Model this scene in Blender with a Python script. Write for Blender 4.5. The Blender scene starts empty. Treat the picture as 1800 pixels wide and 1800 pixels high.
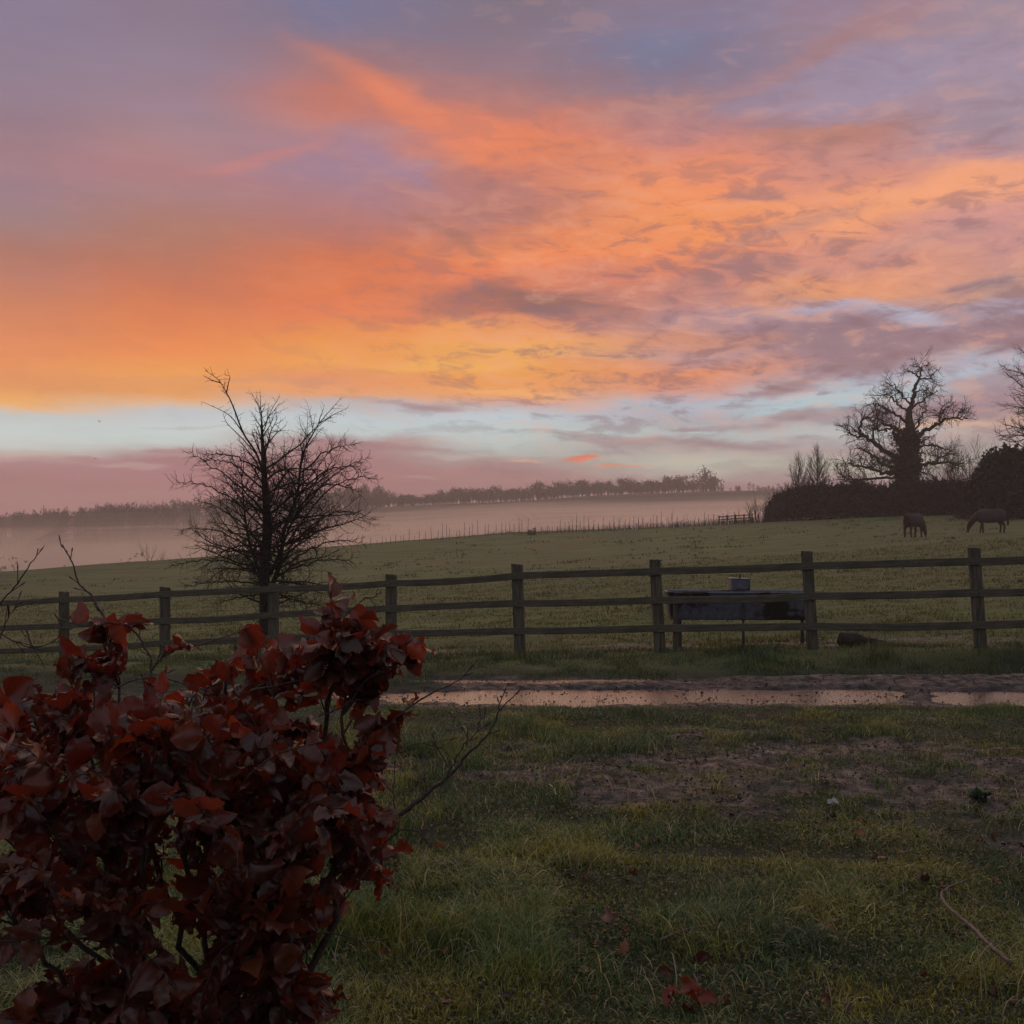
import bpy, bmesh, math, random
import numpy as np
from mathutils import Vector, Matrix, Euler

random.seed(7)
RNG = np.random.default_rng(11)
scene = bpy.context.scene
COL = scene.collection

# ------------------------------------------------------------------ camera
CAM_Z = 1.6
PITCH = math.radians(1.43)
F = 1800.0                                   # focal length in photo pixels (photo is 1800 wide)
cam_data = bpy.data.cameras.new("camera")
cam_data.sensor_width = 36.0
cam_data.lens = 36.0
cam_data.clip_start = 0.05
cam_data.clip_end = 6000.0
cam = bpy.data.objects.new("camera", cam_data)
cam.location = (0, 0, CAM_Z)
cam.rotation_euler = (math.pi / 2 + PITCH, 0, 0)
COL.objects.link(cam)
scene.camera = cam
CP, SP = math.cos(PITCH), math.sin(PITCH)


def ray(px, py):
    u, w = (px - 900) / F, (900 - py) / F
    return Vector((u, CP - w * SP, SP + w * CP))


def at(px, py, Y):
    """World point at forward distance Y on the line of sight of a photo pixel (used to measure places)."""
    d = ray(px, py)
    return Vector((0, 0, CAM_Z)) + d * (Y / d.y)


def azel(px, py):
    d = ray(px, py).normalized()
    return math.atan2(d.x, d.y), math.asin(d.z)


# ------------------------------------------------------------------ render settings
scene.render.engine = 'CYCLES'
cy = scene.cycles
cy.max_bounces = 10
cy.diffuse_bounces = 3
cy.glossy_bounces = 3
cy.transmission_bounces = 4
cy.transparent_max_bounces = 12
cy.volume_bounces = 5
cy.caustics_reflective = False
cy.caustics_refractive = False
cy.sample_clamp_indirect = 4.0
cy.use_adaptive_sampling = True
cy.adaptive_threshold = 0.007
cy.use_denoising = True
scene.view_settings.view_transform = 'Standard'
scene.view_settings.look = 'None'
scene.view_settings.exposure = 0.0
scene.view_settings.gamma = 1.0


def s2l(c):
    return c / 12.92 if c <= 0.04045 else ((c + 0.055) / 1.055) ** 2.4


def rgb(r, g, b):
    return (s2l(r / 255), s2l(g / 255), s2l(b / 255), 1.0)
# ------------------------------------------------------------------ sky (world)
world = bpy.data.worlds.new("World")
scene.world = world
world.use_nodes = True
wt = world.node_tree
wt.nodes.clear()
world.cycles.sampling_method = 'MANUAL'
world.cycles.sample_map_resolution = 512


class NB:
    """Small helper that writes node graphs as expressions."""
    def __init__(self, tree):
        self.t = tree

    def n(self, kind, **kw):
        nd = self.t.nodes.new(kind)
        for k, v in kw.items():
            setattr(nd, k, v)
        return nd

    def put(self, sock, v):
        if isinstance(v, bpy.types.NodeSocket):
            self.t.links.new(v, sock)
        elif v is not None:
            sock.default_value = v

    def m(self, op, a, b=None, c=None, clamp=False):
        nd = self.n('ShaderNodeMath', operation=op)
        nd.use_clamp = clamp
        self.put(nd.inputs[0], a)
        if b is not None: self.put(nd.inputs[1], b)
        if c is not None: self.put(nd.inputs[2], c)
        return nd.outputs[0]

    def xyz(self, x, y, z):
        nd = self.n('ShaderNodeCombineXYZ')
        self.put(nd.inputs[0], x); self.put(nd.inputs[1], y); self.put(nd.inputs[2], z)
        return nd.outputs[0]

    def sep(self, v):
        nd = self.n('ShaderNodeSeparateXYZ')
        self.put(nd.inputs[0], v)
        return nd.outputs

    def noise(self, vec, scale, detail=5, rough=0.55, dist=0.0, lac=2.0, dims='3D'):
        nd = self.n('ShaderNodeTexNoise', noise_dimensions=dims)
        self.put(nd.inputs['Vector'], vec)
        nd.inputs['Scale'].default_value = scale
        nd.inputs['Detail'].default_value = detail
        nd.inputs['Roughness'].default_value = rough
        nd.inputs['Lacunarity'].default_value = lac
        nd.inputs['Distortion'].default_value = dist
        return nd.outputs

    def map(self, v, a, b, c=0.0, d=1.0, kind='SMOOTHSTEP'):
        nd = self.n('ShaderNodeMapRange', interpolation_type=kind)
        self.put(nd.inputs[0], v)
        nd.inputs[1].default_value = a; nd.inputs[2].default_value = b
        nd.inputs[3].default_value = c; nd.inputs[4].default_value = d
        return nd.outputs[0]

    def mix(self, f, a, b, mode='MIX'):
        nd = self.n('ShaderNodeMix', data_type='RGBA', blend_type=mode)
        nd.clamp_factor = True
        self.put(nd.inputs[0], f); self.put(nd.inputs[6], a); self.put(nd.inputs[7], b)
        return nd.outputs[2]

    def vmath(self, op, a, b=None):
        nd = self.n('ShaderNodeVectorMath', operation=op)
        self.put(nd.inputs[0], a)
        if b is not None: self.put(nd.inputs[1], b)
        return nd.outputs

    def ramp(self, f, stops, interp='LINEAR'):
        nd = self.n('ShaderNodeValToRGB')
        cr = nd.color_ramp
        cr.interpolation = interp
        while len(cr.elements) < len(stops):
            cr.elements.new(0.5)
        for e, (p, c) in zip(cr.elements, stops):
            e.position = p
        for e, (p, c) in zip(cr.elements, stops):
            e.color = c
        self.put(nd.inputs[0], f)
        return nd.outputs[0]


W = NB(wt)
geo = W.n('ShaderNodeTexCoord')
D = W.vmath('NORMALIZE', geo.outputs['Generated'])[0]
dx, dy, dz = W.sep(D)
AZ = W.m('ARCTAN2', dx, dy)
EL = W.m('ARCSINE', dz)
# cloud-deck coordinates: noise gets finer and flatter towards the horizon, as a real deck does
den = W.m('ADD', W.m('MAXIMUM', dz, 0.0), 0.16)
PL = W.xyz(W.m('DIVIDE', dx, den), W.m('DIVIDE', dy, den), 0.0)
AE = W.xyz(AZ, W.m('MULTIPLY', EL, 2.6), 0.0)
nA = W.noise(AE, 4.2, 6, 0.56)[1]                 # broad cloud billows (2 channels)
nB = W.noise(AE, 13.0, 6, 0.58, 0.3)[1]           # fine billows
nS = W.noise(W.xyz(AZ, W.m('MULTIPLY', EL, 7.0), 3.7), 7.0, 5, 0.55, 0.4)[0]    # flat streaks
nF = W.noise(PL, 3.4, 9, 0.60, 0.5)[0]            # cloud-deck flecks
a1, a2, a3 = W.sep(W.vmath('SUBTRACT', nA, (0.5, 0.5, 0.5))[0])
b1, b2, b3 = W.sep(W.vmath('SUBTRACT', nB, (0.5, 0.5, 0.5))[0])
sS = W.m('SUBTRACT', nS, 0.5)
# ruffling grows to the right, is small in the smooth left part
RUF = W.map(AZ, -0.45, 0.18, 0.35, 1.0)
LOW = W.map(EL, 0.07, 0.24, 0.14, 1.0)             # weaker near the horizon
RL = W.m('MULTIPLY', RUF, LOW)
AZw = W.m('ADD', AZ, W.m('MULTIPLY', RL, W.m('ADD', W.m('MULTIPLY', a1, 0.16), W.m('MULTIPLY', b1, 0.055))))
ELw = W.m('ADD', EL, W.m('MULTIPLY', RL, W.m('ADD', W.m('ADD', W.m('MULTIPLY', a2, 0.075), W.m('MULTIPLY', b2, 0.032)), W.m('MULTIPLY', sS, 0.03))))
ELw = W.m('ADD', ELw, W.m('MULTIPLY', W.map(EL, 0.16, 0.09), W.m('ADD', W.m('MULTIPLY', b2, 0.017), W.m('MULTIPLY', sS, 0.004))))

E0, E1 = -0.30, 1.5707
def epos(py, px=900):
    return (azel(px, py)[1] - E0) / (E1 - E0)

TOP = [(0.56, rgb(150, 150, 170)), (0.80, rgb(166, 172, 180)), (1.0, rgb(166, 174, 180))]  # overhead sky out of view, made brighter and more neutral to light the ground
COLS = {
   0: [(0,(140,125,150)),(100,(145,128,148)),(200,(152,125,140)),(270,(165,125,135)),(320,(160,128,140)),(380,(165,130,130)),(430,(180,120,105)),(480,(195,125,105)),(540,(215,130,90)),(600,(235,140,85)),(640,(245,150,85)),(680,(240,155,90)),(705,(255,182,88)),(715,(250,185,115)),(723,(205,210,208)),(760,(214,227,224)),(794,(212,214,204)),(801,(186,142,144)),(840,(180,125,125)),(880,(178,122,122)),(910,(180,120,122))],
 300: [(0,(140,122,142)),(100,(148,128,148)),(200,(163,132,145)),(260,(178,132,136)),(300,(178,125,130)),(340,(172,128,130)),(400,(180,122,105)),(450,(190,118,95)),(500,(208,117,80)),(560,(235,130,70)),(620,(246,142,70)),(660,(250,165,75)),(690,(238,155,90)),(705,(252,180,92)),(716,(203,205,210)),(760,(214,230,228)),(790,(210,216,210)),(796,(176,127,131)),(850,(180,122,125)),(900,(180,122,124))],
 600: [(0,(125,120,150)),(60,(130,118,140)),(110,(165,118,120)),(160,(198,118,103)),(200,(203,122,105)),(240,(178,130,138)),(290,(165,130,150)),(340,(180,128,135)),(390,(190,120,110)),(440,(215,115,75)),(500,(232,120,65)),(560,(236,126,75)),(600,(246,150,65)),(640,(250,165,75)),(665,(240,150,95)),(690,(246,165,100)),(707,(190,190,195)),(740,(205,222,226)),(765,(202,214,212)),(772,(172,128,132)),(840,(175,120,122)),(880,(172,118,120))],
 900: [(0,(128,115,130)),(60,(135,118,135)),(130,(150,122,135)),(200,(188,125,118)),(250,(232,128,90)),(290,(230,130,85)),(320,(190,120,110)),(360,(190,125,115)),(400,(208,125,98)),(430,(248,138,75)),(470,(240,130,85)),(520,(205,120,95)),(560,(225,135,98)),(600,(250,165,85)),(620,(251,176,88)),(660,(248,160,70)),(690,(250,165,90)),(710,(210,178,172)),(730,(198,215,225)),(770,(200,217,214)),(805,(188,185,178)),(820,(172,128,128)),(850,(172,128,128)),(880,(165,118,118))],
 1200:[(0,(140,125,150)),(60,(128,124,152)),(110,(128,120,145)),(160,(165,125,130)),(230,(188,130,130)),(290,(228,137,110)),(340,(246,146,95)),(390,(250,150,85)),(430,(246,141,85)),(470,(218,130,105)),(520,(200,135,125)),(560,(178,140,148)),(600,(222,145,112)),(625,(200,152,150)),(650,(240,146,95)),(680,(220,150,130)),(703,(185,195,210)),(740,(180,175,180)),(760,(190,205,205)),(785,(180,165,165)),(810,(200,205,190)),(832,(196,190,178)),(843,(170,135,140)),(880,(165,125,125))],
 1500:[(0,(152,132,155)),(60,(165,132,140)),(110,(155,140,165)),(160,(165,145,165)),(210,(180,130,125)),(260,(206,140,130)),(310,(226,145,120)),(350,(250,160,110)),(400,(222,145,120)),(440,(215,145,130)),(480,(238,154,105)),(510,(225,152,115)),(550,(185,165,182)),(580,(165,132,140)),(630,(165,130,140)),(668,(180,180,195)),(700,(190,215,220)),(730,(172,160,168)),(765,(195,205,205)),(790,(175,155,158)),(820,(195,195,178)),(845,(165,140,145)),(880,(150,120,125))],
 1800:[(0,(160,140,155)),(100,(165,145,165)),(200,(165,145,160)),(260,(192,145,150)),(300,(245,165,130)),(340,(245,165,125)),(380,(215,150,145)),(440,(205,145,140)),(500,(205,152,130)),(540,(160,140,155)),(575,(162,130,138)),(612,(190,195,210)),(650,(170,155,165)),(700,(165,140,150)),(740,(200,165,150)),(765,(180,160,160)),(800,(195,195,182)),(850,(165,140,150)),(880,(150,125,130))],
}
t = W.m('DIVIDE', W.m('SUBTRACT', ELw, E0), E1 - E0)
sky = None
prev = None
for px in sorted(COLS):
    stops = [(0.0, rgb(95, 75, 72)), (epos(960, px), rgb(172, 122, 124))]
    for py, c in reversed(COLS[px]):
        stops.append((epos(py, px), rgb(*c)))
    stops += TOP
    c = W.ramp(t, stops)
    a = azel(px, 500)[0]
    if sky is None:
        sky = c
    else:
        sky = W.mix(W.map(AZw, prev, a, kind='SMOOTHSTEP'), sky, c)
    prev = a

# behind the camera: unseen pale blue-grey sky, brightened to light the ground
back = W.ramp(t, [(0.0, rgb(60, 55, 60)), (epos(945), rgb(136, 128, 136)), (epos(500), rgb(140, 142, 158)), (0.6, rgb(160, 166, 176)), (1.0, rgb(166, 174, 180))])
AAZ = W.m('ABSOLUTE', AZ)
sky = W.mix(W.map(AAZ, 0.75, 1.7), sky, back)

WP = W.xyz(AZw, ELw, 0.0)
WP2 = W.xyz(W.m('ADD', AZ, W.m('MULTIPLY', b1, 0.06)), W.m('ADD', EL, W.m('ADD', W.m('MULTIPLY', b2, 0.022), W.m('MULTIPLY', sS, 0.012))), 0.0)


def blob(sky, px, py, rx, ry, ang, color, k, noisy=0.0, src=None, thr=None, lo=1.0, hi=0.2):
    """An elliptical patch of cloud or clear sky at a heading and height, edges torn by noise."""
    a, e = azel(px, py)
    mp = W.n('ShaderNodeMapping', vector_type='TEXTURE')
    W.put(mp.inputs[0], WP if src is None else src)
    mp.inputs[1].default_value = (a, e, 0)
    mp.inputs[2].default_value = (0, 0, math.radians(ang))
    mp.inputs[3].default_value = (rx / F, ry / F, 1)
    ln = W.vmath('LENGTH', mp.outputs[0])[1]
    if noisy:
        ln = W.m('ADD', ln, W.m('MULTIPLY', noisy, W.m('SUBTRACT', thr if thr is not None else nF, 0.5)))
    return W.mix(W.map(ln, lo, hi, 0.0, k), sky, rgb(*color))


# name: px, py, half-width, half-height, tilt (anticlockwise), colour, strength, raggedness
B = [
 (760, 215, 330, 42, -24, (238,132,92), .75, 0.6), (1120, 350, 260, 50, -8, (250,146,88), .55, 0.8),
 (470, 275, 190, 16, 17, (206,128,122), .55, 0.5), (700, 290, 150, 34, -22, (168,133,156), .7, 0.6),
 (1130, 72, 130, 50, -5, (116,124,156), .5, 0.5), (590, 20, 110, 60, -10, (118,120,155), .5, 0.4),
 (1600, 130, 220, 30, 8, (160,146,172), .45, 0.8), (1450, 70, 330, 30, 18, (172,130,136), .6, 0.8),
 (1460, 225, 210, 32, 0, (196,130,112), .55, 0.7), (1330, 165, 120, 25, 5, (145,136,162), .55, 0.8),
 (1720, 230, 120, 24, 4, (158,140,158), .6, 1.0), (1650, 330, 330, 28, 10, (255,166,110), .5, 1.1),
 (780, 395, 120, 16, -22, (168,112,100), .6, 0.8), (880, 375, 160, 12, -12, (176,116,108), .5, 0.9),

]
for b in B:
    sky = blob(sky, *b)
B2 = [   # sharper, lower cloud patches
 (950, 530, 190, 34, -6, (148,104,98), .95, 1.5), (820, 535, 150, 30, 3, (178,108,92), .7, 1.5), (720, 560, 130, 16, 4, (205,122,92), .6, 1.2),
 (1080, 560, 120, 18, -14, (186,128,118), .65, 1.5),
 (1350, 470, 130, 24, -8, (186,132,126), .7, 1.8), (1230, 490, 140, 18, 6, (196,134,122), .7, 1.8), (1420, 390, 150, 18, 10, (200,142,128), .6, 1.8), (1320, 345, 90, 14, 0, (196,136,122), .6, 1.8), (1640, 420, 170, 20, 6, (192,142,136), .6, 1.8), (1740, 500, 120, 18, 2, (158,130,140), .75, 1.6),
 (1440, 545, 110, 13, 2, (184,178,200), .8, 1.6), (1590, 560, 110, 20, -14, (190,196,218), .75, 1.7), (1760, 540, 70, 14, 0, (172,162,184), .6, 1.6),
 (1480, 590, 250, 46, -8, (156,126,136), .97, 1.3), (1350, 570, 140, 22, 4, (172,134,142), .75, 1.6), (1730, 590, 150, 34, -6, (160,128,138), .9, 1.4), (1560, 630, 210, 24, 8, (160,128,136), .85, 1.3), (1400, 678, 95, 15, 10, (165,130,134), .85, 1.5),
 (1290, 600, 130, 14, 0, (212,146,124), .6, 1.6),
 (1450, 710, 240, 15, 4, (186,212,220), .9, 1.1), (1650, 665, 160, 14, 8, (190,200,214), .85, 1.2),
 (1690, 715, 140, 34, 6, (166,138,148), .85, 1.2), (1380, 742, 150, 18, 2, (170,150,156), .8, 1.6), (1250, 745, 110, 9, 2, (172,152,158), .6, 1.5),
 (1120, 776, 180, 12, -2, (172,146,148), .75, 1.5), (1330, 780, 170, 14, 4, (172,150,154), .6, 1.5), (980, 765, 150, 7, -3, (182,170,172), .6, 1.5),
 (1650, 748, 130, 7, 0, (236,190,158), .7, 1.0),
 (1020, 806, 50, 9, 4, (255,128,82), .95, 0.9), (1100, 817, 70, 4, 3, (246,160,122), .85, 0.9), (925, 812, 40, 4, 0, (236,180,150), .7, 0.9),
 (900, 690, 170, 7, -3, (255,180,98), .7, 1.2), (800, 645, 240, 12, 2, (255,182,82), .6, 1.2), (740, 712, 150, 7, -5, (176,150,156), .7, 1.3), (900, 706, 110, 4, -3, (200,140,128), .7, 1.0), (1040, 640, 150, 8, -3, (236,146,96), .6, 1.4),
 (480, 672, 160, 10, 2, (226,154,112), .6, 1.2), (250, 668, 200, 7, 0, (236,156,96), .5, 1.2), (330, 750, 90, 4, 3, (196,186,186), .5, 1.3),
 (215, 812, 70, 6, -2, (212,184,178), .4, 2.6), (40, 797, 90, 5, 3, (236,196,165), .3, 2.4), (150, 800, 60, 9, 0, (184,134,138), .7, 2.2), (330, 796, 130, 7, 0, (182,132,136), .7, 2.4), (250, 870, 300, 12, 2, (186,130,130), .5, 2.5), (480, 850, 140, 10, 4, (184,130,132), .45, 2.5), (730, 836, 50, 5, 0, (196,164,160), .4, 2.4), (800, 802, 90, 5, -3, (200,184,178), .6, 1.3), (690, 780, 170, 12, -5, (166,126,132), .7, 1.2),
]
for b in B2:
    sky = blob(sky, *b, src=WP2)
# light and dark flecks across the cloud deck, strongest over the right-hand half
reg = W.m('MULTIPLY', W.map(AZ, -0.30, 0.12, 0.10, 1.0), W.map(EL, 0.05, 0.15, 0.25, 1.0))
reg = W.m('MULTIPLY', reg, W.map(EL, 0.20, 0.46, 1.0, 0.30))
fine = W.noise(W.xyz(W.m('ADD', AZ, W.m('MULTIPLY', EL, 0.5)), W.m('MULTIPLY', EL, 2.9), 9.0), 24.0, 7, 0.62, 0.5)[0]
mixn = W.m('ADD', W.m('MULTIPLY', nF, 0.42), W.m('MULTIPLY', fine, 0.58))
dark = W.m('MULTIPLY', W.map(mixn, 0.505, 0.40), reg)
lite = W.m('MULTIPLY', W.map(mixn, 0.505, 0.60), reg)
sky = W.mix(W.m('MULTIPLY', dark, 0.85), sky, W.mix(0.72, sky, rgb(142, 108, 116)))
sky = W.mix(W.m('MULTIPLY', lite, 0.7), sky, W.mix(0.45, sky, rgb(250, 178, 142)))
sky = W.vmath('SCALE', sky)
sc_ = sky[0].node
W.put(sc_.inputs['Scale'], W.m('ADD', 0.97, W.m('MULTIPLY', sS, 0.16)))
hs = W.n('ShaderNodeHueSaturation')
hs.inputs['Saturation'].default_value = 0.97
W.put(hs.inputs['Color'], sc_.outputs[0])
sky = hs.outputs[0]
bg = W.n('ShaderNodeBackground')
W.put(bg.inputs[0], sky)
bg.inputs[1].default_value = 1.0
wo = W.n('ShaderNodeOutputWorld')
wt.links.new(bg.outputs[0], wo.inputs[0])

# ------------------------------------------------------------------ sun: already down, only a broad soft glow from the bright part of the sky
sun_d = bpy.data.lights.new("sun", 'SUN')
sun_d.energy = 0.75
sun_d.angle = math.radians(75)
sun_d.color = (1.0, 0.62, 0.36)
sun = bpy.data.objects.new("sun", sun_d)
sun.rotation_euler = (math.radians(90 - 14), 0, math.radians(180 + 6))   # light comes from ahead, a little left, low
COL.objects.link(sun)
# ------------------------------------------------------------------ mesh and object helpers
def hash2(ix, iy, seed):
    h = (ix.astype(np.int64) * 374761393 + iy.astype(np.int64) * 668265263 + seed * 1442695041) & 0x7FFFFFFF
    h = ((h ^ (h >> 13)) * 1274126177) & 0x7FFFFFFF
    h = h ^ (h >> 16)
    return (h & 0xFFFF) / 65535.0


def vnoise(x, y, seed=0):
    x = np.asarray(x, float); y = np.asarray(y, float)
    ix = np.floor(x); iy = np.floor(y)
    fx = x - ix; fy = y - iy
    fx = fx * fx * fx * (fx * (fx * 6 - 15) + 10); fy = fy * fy * fy * (fy * (fy * 6 - 15) + 10)
    a = hash2(ix, iy, seed); b = hash2(ix + 1, iy, seed)
    c = hash2(ix, iy + 1, seed); d = hash2(ix + 1, iy + 1, seed)
    return (a * (1 - fx) + b * fx) * (1 - fy) + (c * (1 - fx) + d * fx) * fy


def fbm(x, y, seed=0, oct=4, gain=0.5):
    s = 0.0; a = 1.0; n = 0.0
    for k in range(oct):
        s = s + a * vnoise(x * 2 ** k + 17.3 * k, y * 2 ** k - 9.1 * k, seed + k); n += a; a *= gain
    return s / n - 0.5


def ss(a, b, x):
    t = np.clip((np.asarray(x, float) - a) / (b - a), 0, 1)
    return t * t * (3 - 2 * t)


def mesh_from(name, V, quads=None, tris=None, col=None, smooth=True, attrs=None):
    """A mesh from numpy arrays; col is a per-vertex colour of the thing itself (leaf hue and the like)."""
    me = bpy.data.meshes.new(name)
    V = np.ascontiguousarray(V, dtype=np.float32)
    nq = 0 if quads is None else len(quads)
    nt = 0 if tris is None else len(tris)
    me.vertices.add(len(V)); me.vertices.foreach_set('co', V.ravel())
    parts = []
    if nq: parts.append(np.asarray(quads, np.int32).ravel())
    if nt: parts.append(np.asarray(tris, np.int32).ravel())
    loops = np.concatenate(parts)
    me.loops.add(len(loops)); me.loops.foreach_set('vertex_index', loops)
    tot = np.concatenate([np.full(nq, 4, np.int32), np.full(nt, 3, np.int32)])
    st = np.concatenate([[0], np.cumsum(tot)[:-1]]).astype(np.int32)
    me.polygons.add(nq + nt)
    me.polygons.foreach_set('loop_start', st)
    me.polygons.foreach_set('loop_total', tot)
    me.polygons.foreach_set('use_smooth', np.full(nq + nt, smooth, bool))
    if col is not None:
        at_ = me.color_attributes.new('hue', 'FLOAT_COLOR', 'POINT')
        c4 = np.ones((len(V), 4), np.float32); c4[:, :3] = col
        at_.data.foreach_set('color', c4.ravel())
    for k, v in (attrs or {}).items():
        a_ = me.attributes.new(k, 'FLOAT', 'POINT')
        a_.data.foreach_set('value', np.ascontiguousarray(v, np.float32))
    me.update(calc_edges=True)
    me.validate()
    return me


def tag(o, label=None, cat=None, group=None, kind=None):
    if label: o['label'] = label
    if cat: o['category'] = cat
    if group: o['group'] = group
    if kind: o['kind'] = kind
    return o


def link(name, me, mat=None, parent=None, loc=None):
    o = bpy.data.objects.new(name, me)
    COL.objects.link(o)
    if mat is not None and me is not None and len(me.materials) == 0:
        me.materials.append(mat)
    if parent is not None: o.parent = parent
    if loc is not None: o.location = loc
    return o


def empty(name, loc, rz=0.0):
    o = bpy.data.objects.new(name, None)
    o.empty_display_size = 0.1
    COL.objects.link(o)
    o.location = loc
    o.rotation_euler = (0, 0, rz)
    return o


def copy_tree(o, parent=None):
    c = o.copy(); COL.objects.link(c)
    if parent is not None:
        c.parent = parent
    for ch in list(o.children):
        copy_tree(ch, c)
    return c


class Tubes:
    """Collects tapering tubes along polylines into one mesh."""
    def __init__(self): self.V = []; self.Q = []; self.T = []; self.n = 0

    def add(self, P, R, k=5, cap=True):
        P = np.asarray(P, float); R = np.asarray(R, float)
        m = len(P)
        if m < 2: return
        T = np.gradient(P, axis=0)
        T /= np.maximum(np.linalg.norm(T, axis=1, keepdims=True), 1e-9)
        ref = np.array([0.0, 0, 1.0]) if abs(T[:, 2]).mean() < 0.8 else np.array([1.0, 0.13, 0])
        A = np.cross(T, ref); A /= np.maximum(np.linalg.norm(A, axis=1, keepdims=True), 1e-9)
        B = np.cross(T, A)
        ph = np.arange(k) * 2 * math.pi / k
        ring = P[:, None, :] + R[:, None, None] * (A[:, None, :] * np.cos(ph)[None, :, None] + B[:, None, :] * np.sin(ph)[None, :, None])
        self.V.append(ring.reshape(-1, 3))
        i = np.arange(m - 1)[:, None] * k; j = np.arange(k)[None, :]
        q = np.stack([i + j, i + (j + 1) % k, i + k + (j + 1) % k, i + k + j], -1).reshape(-1, 4) + self.n
        self.Q.append(q)
        self.n += m * k
        if cap:
            for end in (0, m - 1):
                c = self.n; self.V.append(P[end][None]); self.n += 1
                b0 = self.n - 1 - (m * k if end == 0 else m * k) - (0 if end == 0 else 1)
                b0 = b0 + end * k
                t = np.array([[b0 + a, b0 + (a + 1) % k, c] for a in range(k)])
                if end == 0: t = t[:, ::-1]
                self.T.append(t)

    def mesh(self, name):
        return mesh_from(name, np.concatenate(self.V), np.concatenate(self.Q), np.concatenate(self.T) if self.T else None)

    def build(self, name, mat, parent=None, loc=None):
        return link(name, self.mesh(name), mat, parent, loc)


class Boxes:
    """Collects bevelled boards and blocks into one mesh."""
    def __init__(self): self.bm = bmesh.new()

    def box(self, c, size, rot=None, bevel=0.006, jit=0.0, rnd=random):
        r = bmesh.ops.create_cube(self.bm, size=1.0)
        vs = r['verts']
        M = Matrix.Translation(Vector(c)) @ (rot.to_matrix().to_4x4() if rot else Matrix.Identity(4)) @ Matrix.Diagonal((*size, 1))
        for v in vs:
            v.co = M @ v.co
            if jit: v.co += Vector((rnd.uniform(-jit, jit), rnd.uniform(-jit, jit), rnd.uniform(-jit, jit)))
        if bevel:
            es = list({e for v in vs for e in v.link_edges})
            bmesh.ops.bevel(self.bm, geom=es, offset=bevel, segments=2, affect='EDGES', profile=0.6)
        return self

    def mesh(self, name):
        me = bpy.data.meshes.new(name); self.bm.to_mesh(me); self.bm.free()
        return me

    def build(self, name, mat, parent=None, loc=None):
        return link(name, self.mesh(name), mat, parent, loc)


# ------------------------------------------------------------------ materials
def new_mat(name):
    m = bpy.data.materials.new(name)
    m.use_nodes = True
    t = m.node_tree
    t.nodes.clear()
    nb = NB(t)
    out = nb.n('ShaderNodeOutputMaterial')
    return m, nb, out


def attr(nb, name, kind='color'):
    a = nb.n('ShaderNodeAttribute', attribute_type='GEOMETRY', attribute_name=name)
    return a.outputs['Color'] if kind == 'color' else a.outputs['Fac']


def principled(nb, out, color, rough=0.7, spec=0.4, bump=None, bstr=0.3, bdist=0.01, metal=0.0, trans=None, sheen=0):
    p = nb.n('ShaderNodeBsdfPrincipled')
    nb.put(p.inputs['Base Color'], color)
    nb.put(p.inputs['Roughness'], rough)
    nb.put(p.inputs['Specular IOR Level'], spec)
    nb.put(p.inputs['Metallic'], metal)
    if bump is not None:
        b = nb.n('ShaderNodeBump')
        b.inputs['Strength'].default_value = bstr
        b.inputs['Distance'].default_value = bdist
        nb.put(b.inputs['Height'], bump)
        nb.t.links.new(b.outputs[0], p.inputs['Normal'])
    sh = p.outputs[0]
    if trans is not None:
        fac, tcol = trans
        tr = nb.n('ShaderNodeBsdfTranslucent')
        nb.put(tr.inputs[0], tcol)
        mx = nb.n('ShaderNodeMixShader')
        nb.put(mx.inputs[0], fac)
        nb.t.links.new(sh, mx.inputs[1]); nb.t.links.new(tr.outputs[0], mx.inputs[2])
        sh = mx.outputs[0]
    nb.t.links.new(sh, out.inputs[0])
    return p


def bark_mat(name, c1, c2, scale=30, rough=0.85, spec=0.25):
    m, nb, out = new_mat(name)
    co = nb.n('ShaderNodeTexCoord').outputs['Object']
    n1 = nb.noise(co, scale, 5, 0.6)[0]
    n2 = nb.noise(co, scale * 0.15, 3, 0.5)[0]
    c = nb.mix(nb.map(nb.m('ADD', nb.m('MULTIPLY', n1, 0.6), nb.m('MULTIPLY', n2, 0.4)), 0.35, 0.65), (*c1, 1), (*c2, 1))
    principled(nb, out, c, rough, spec, n1, 0.6, 0.01)
    return m


MAT = {}
MAT['bark_haw'] = bark_mat('hawthorn_bark', (0.020, 0.016, 0.013), (0.055, 0.045, 0.036))
MAT['bark_oak'] = bark_mat('oak_bark', (0.018, 0.014, 0.012), (0.05, 0.042, 0.036), 4)
MAT['bark_beech'] = bark_mat('beech_twig', (0.030, 0.018, 0.016), (0.085, 0.058, 0.050), 60, 0.6, 0.4)
MAT['bark_far'] = bark_mat('far_bark', (0.030, 0.024, 0.022), (0.06, 0.05, 0.045), 2)


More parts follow.
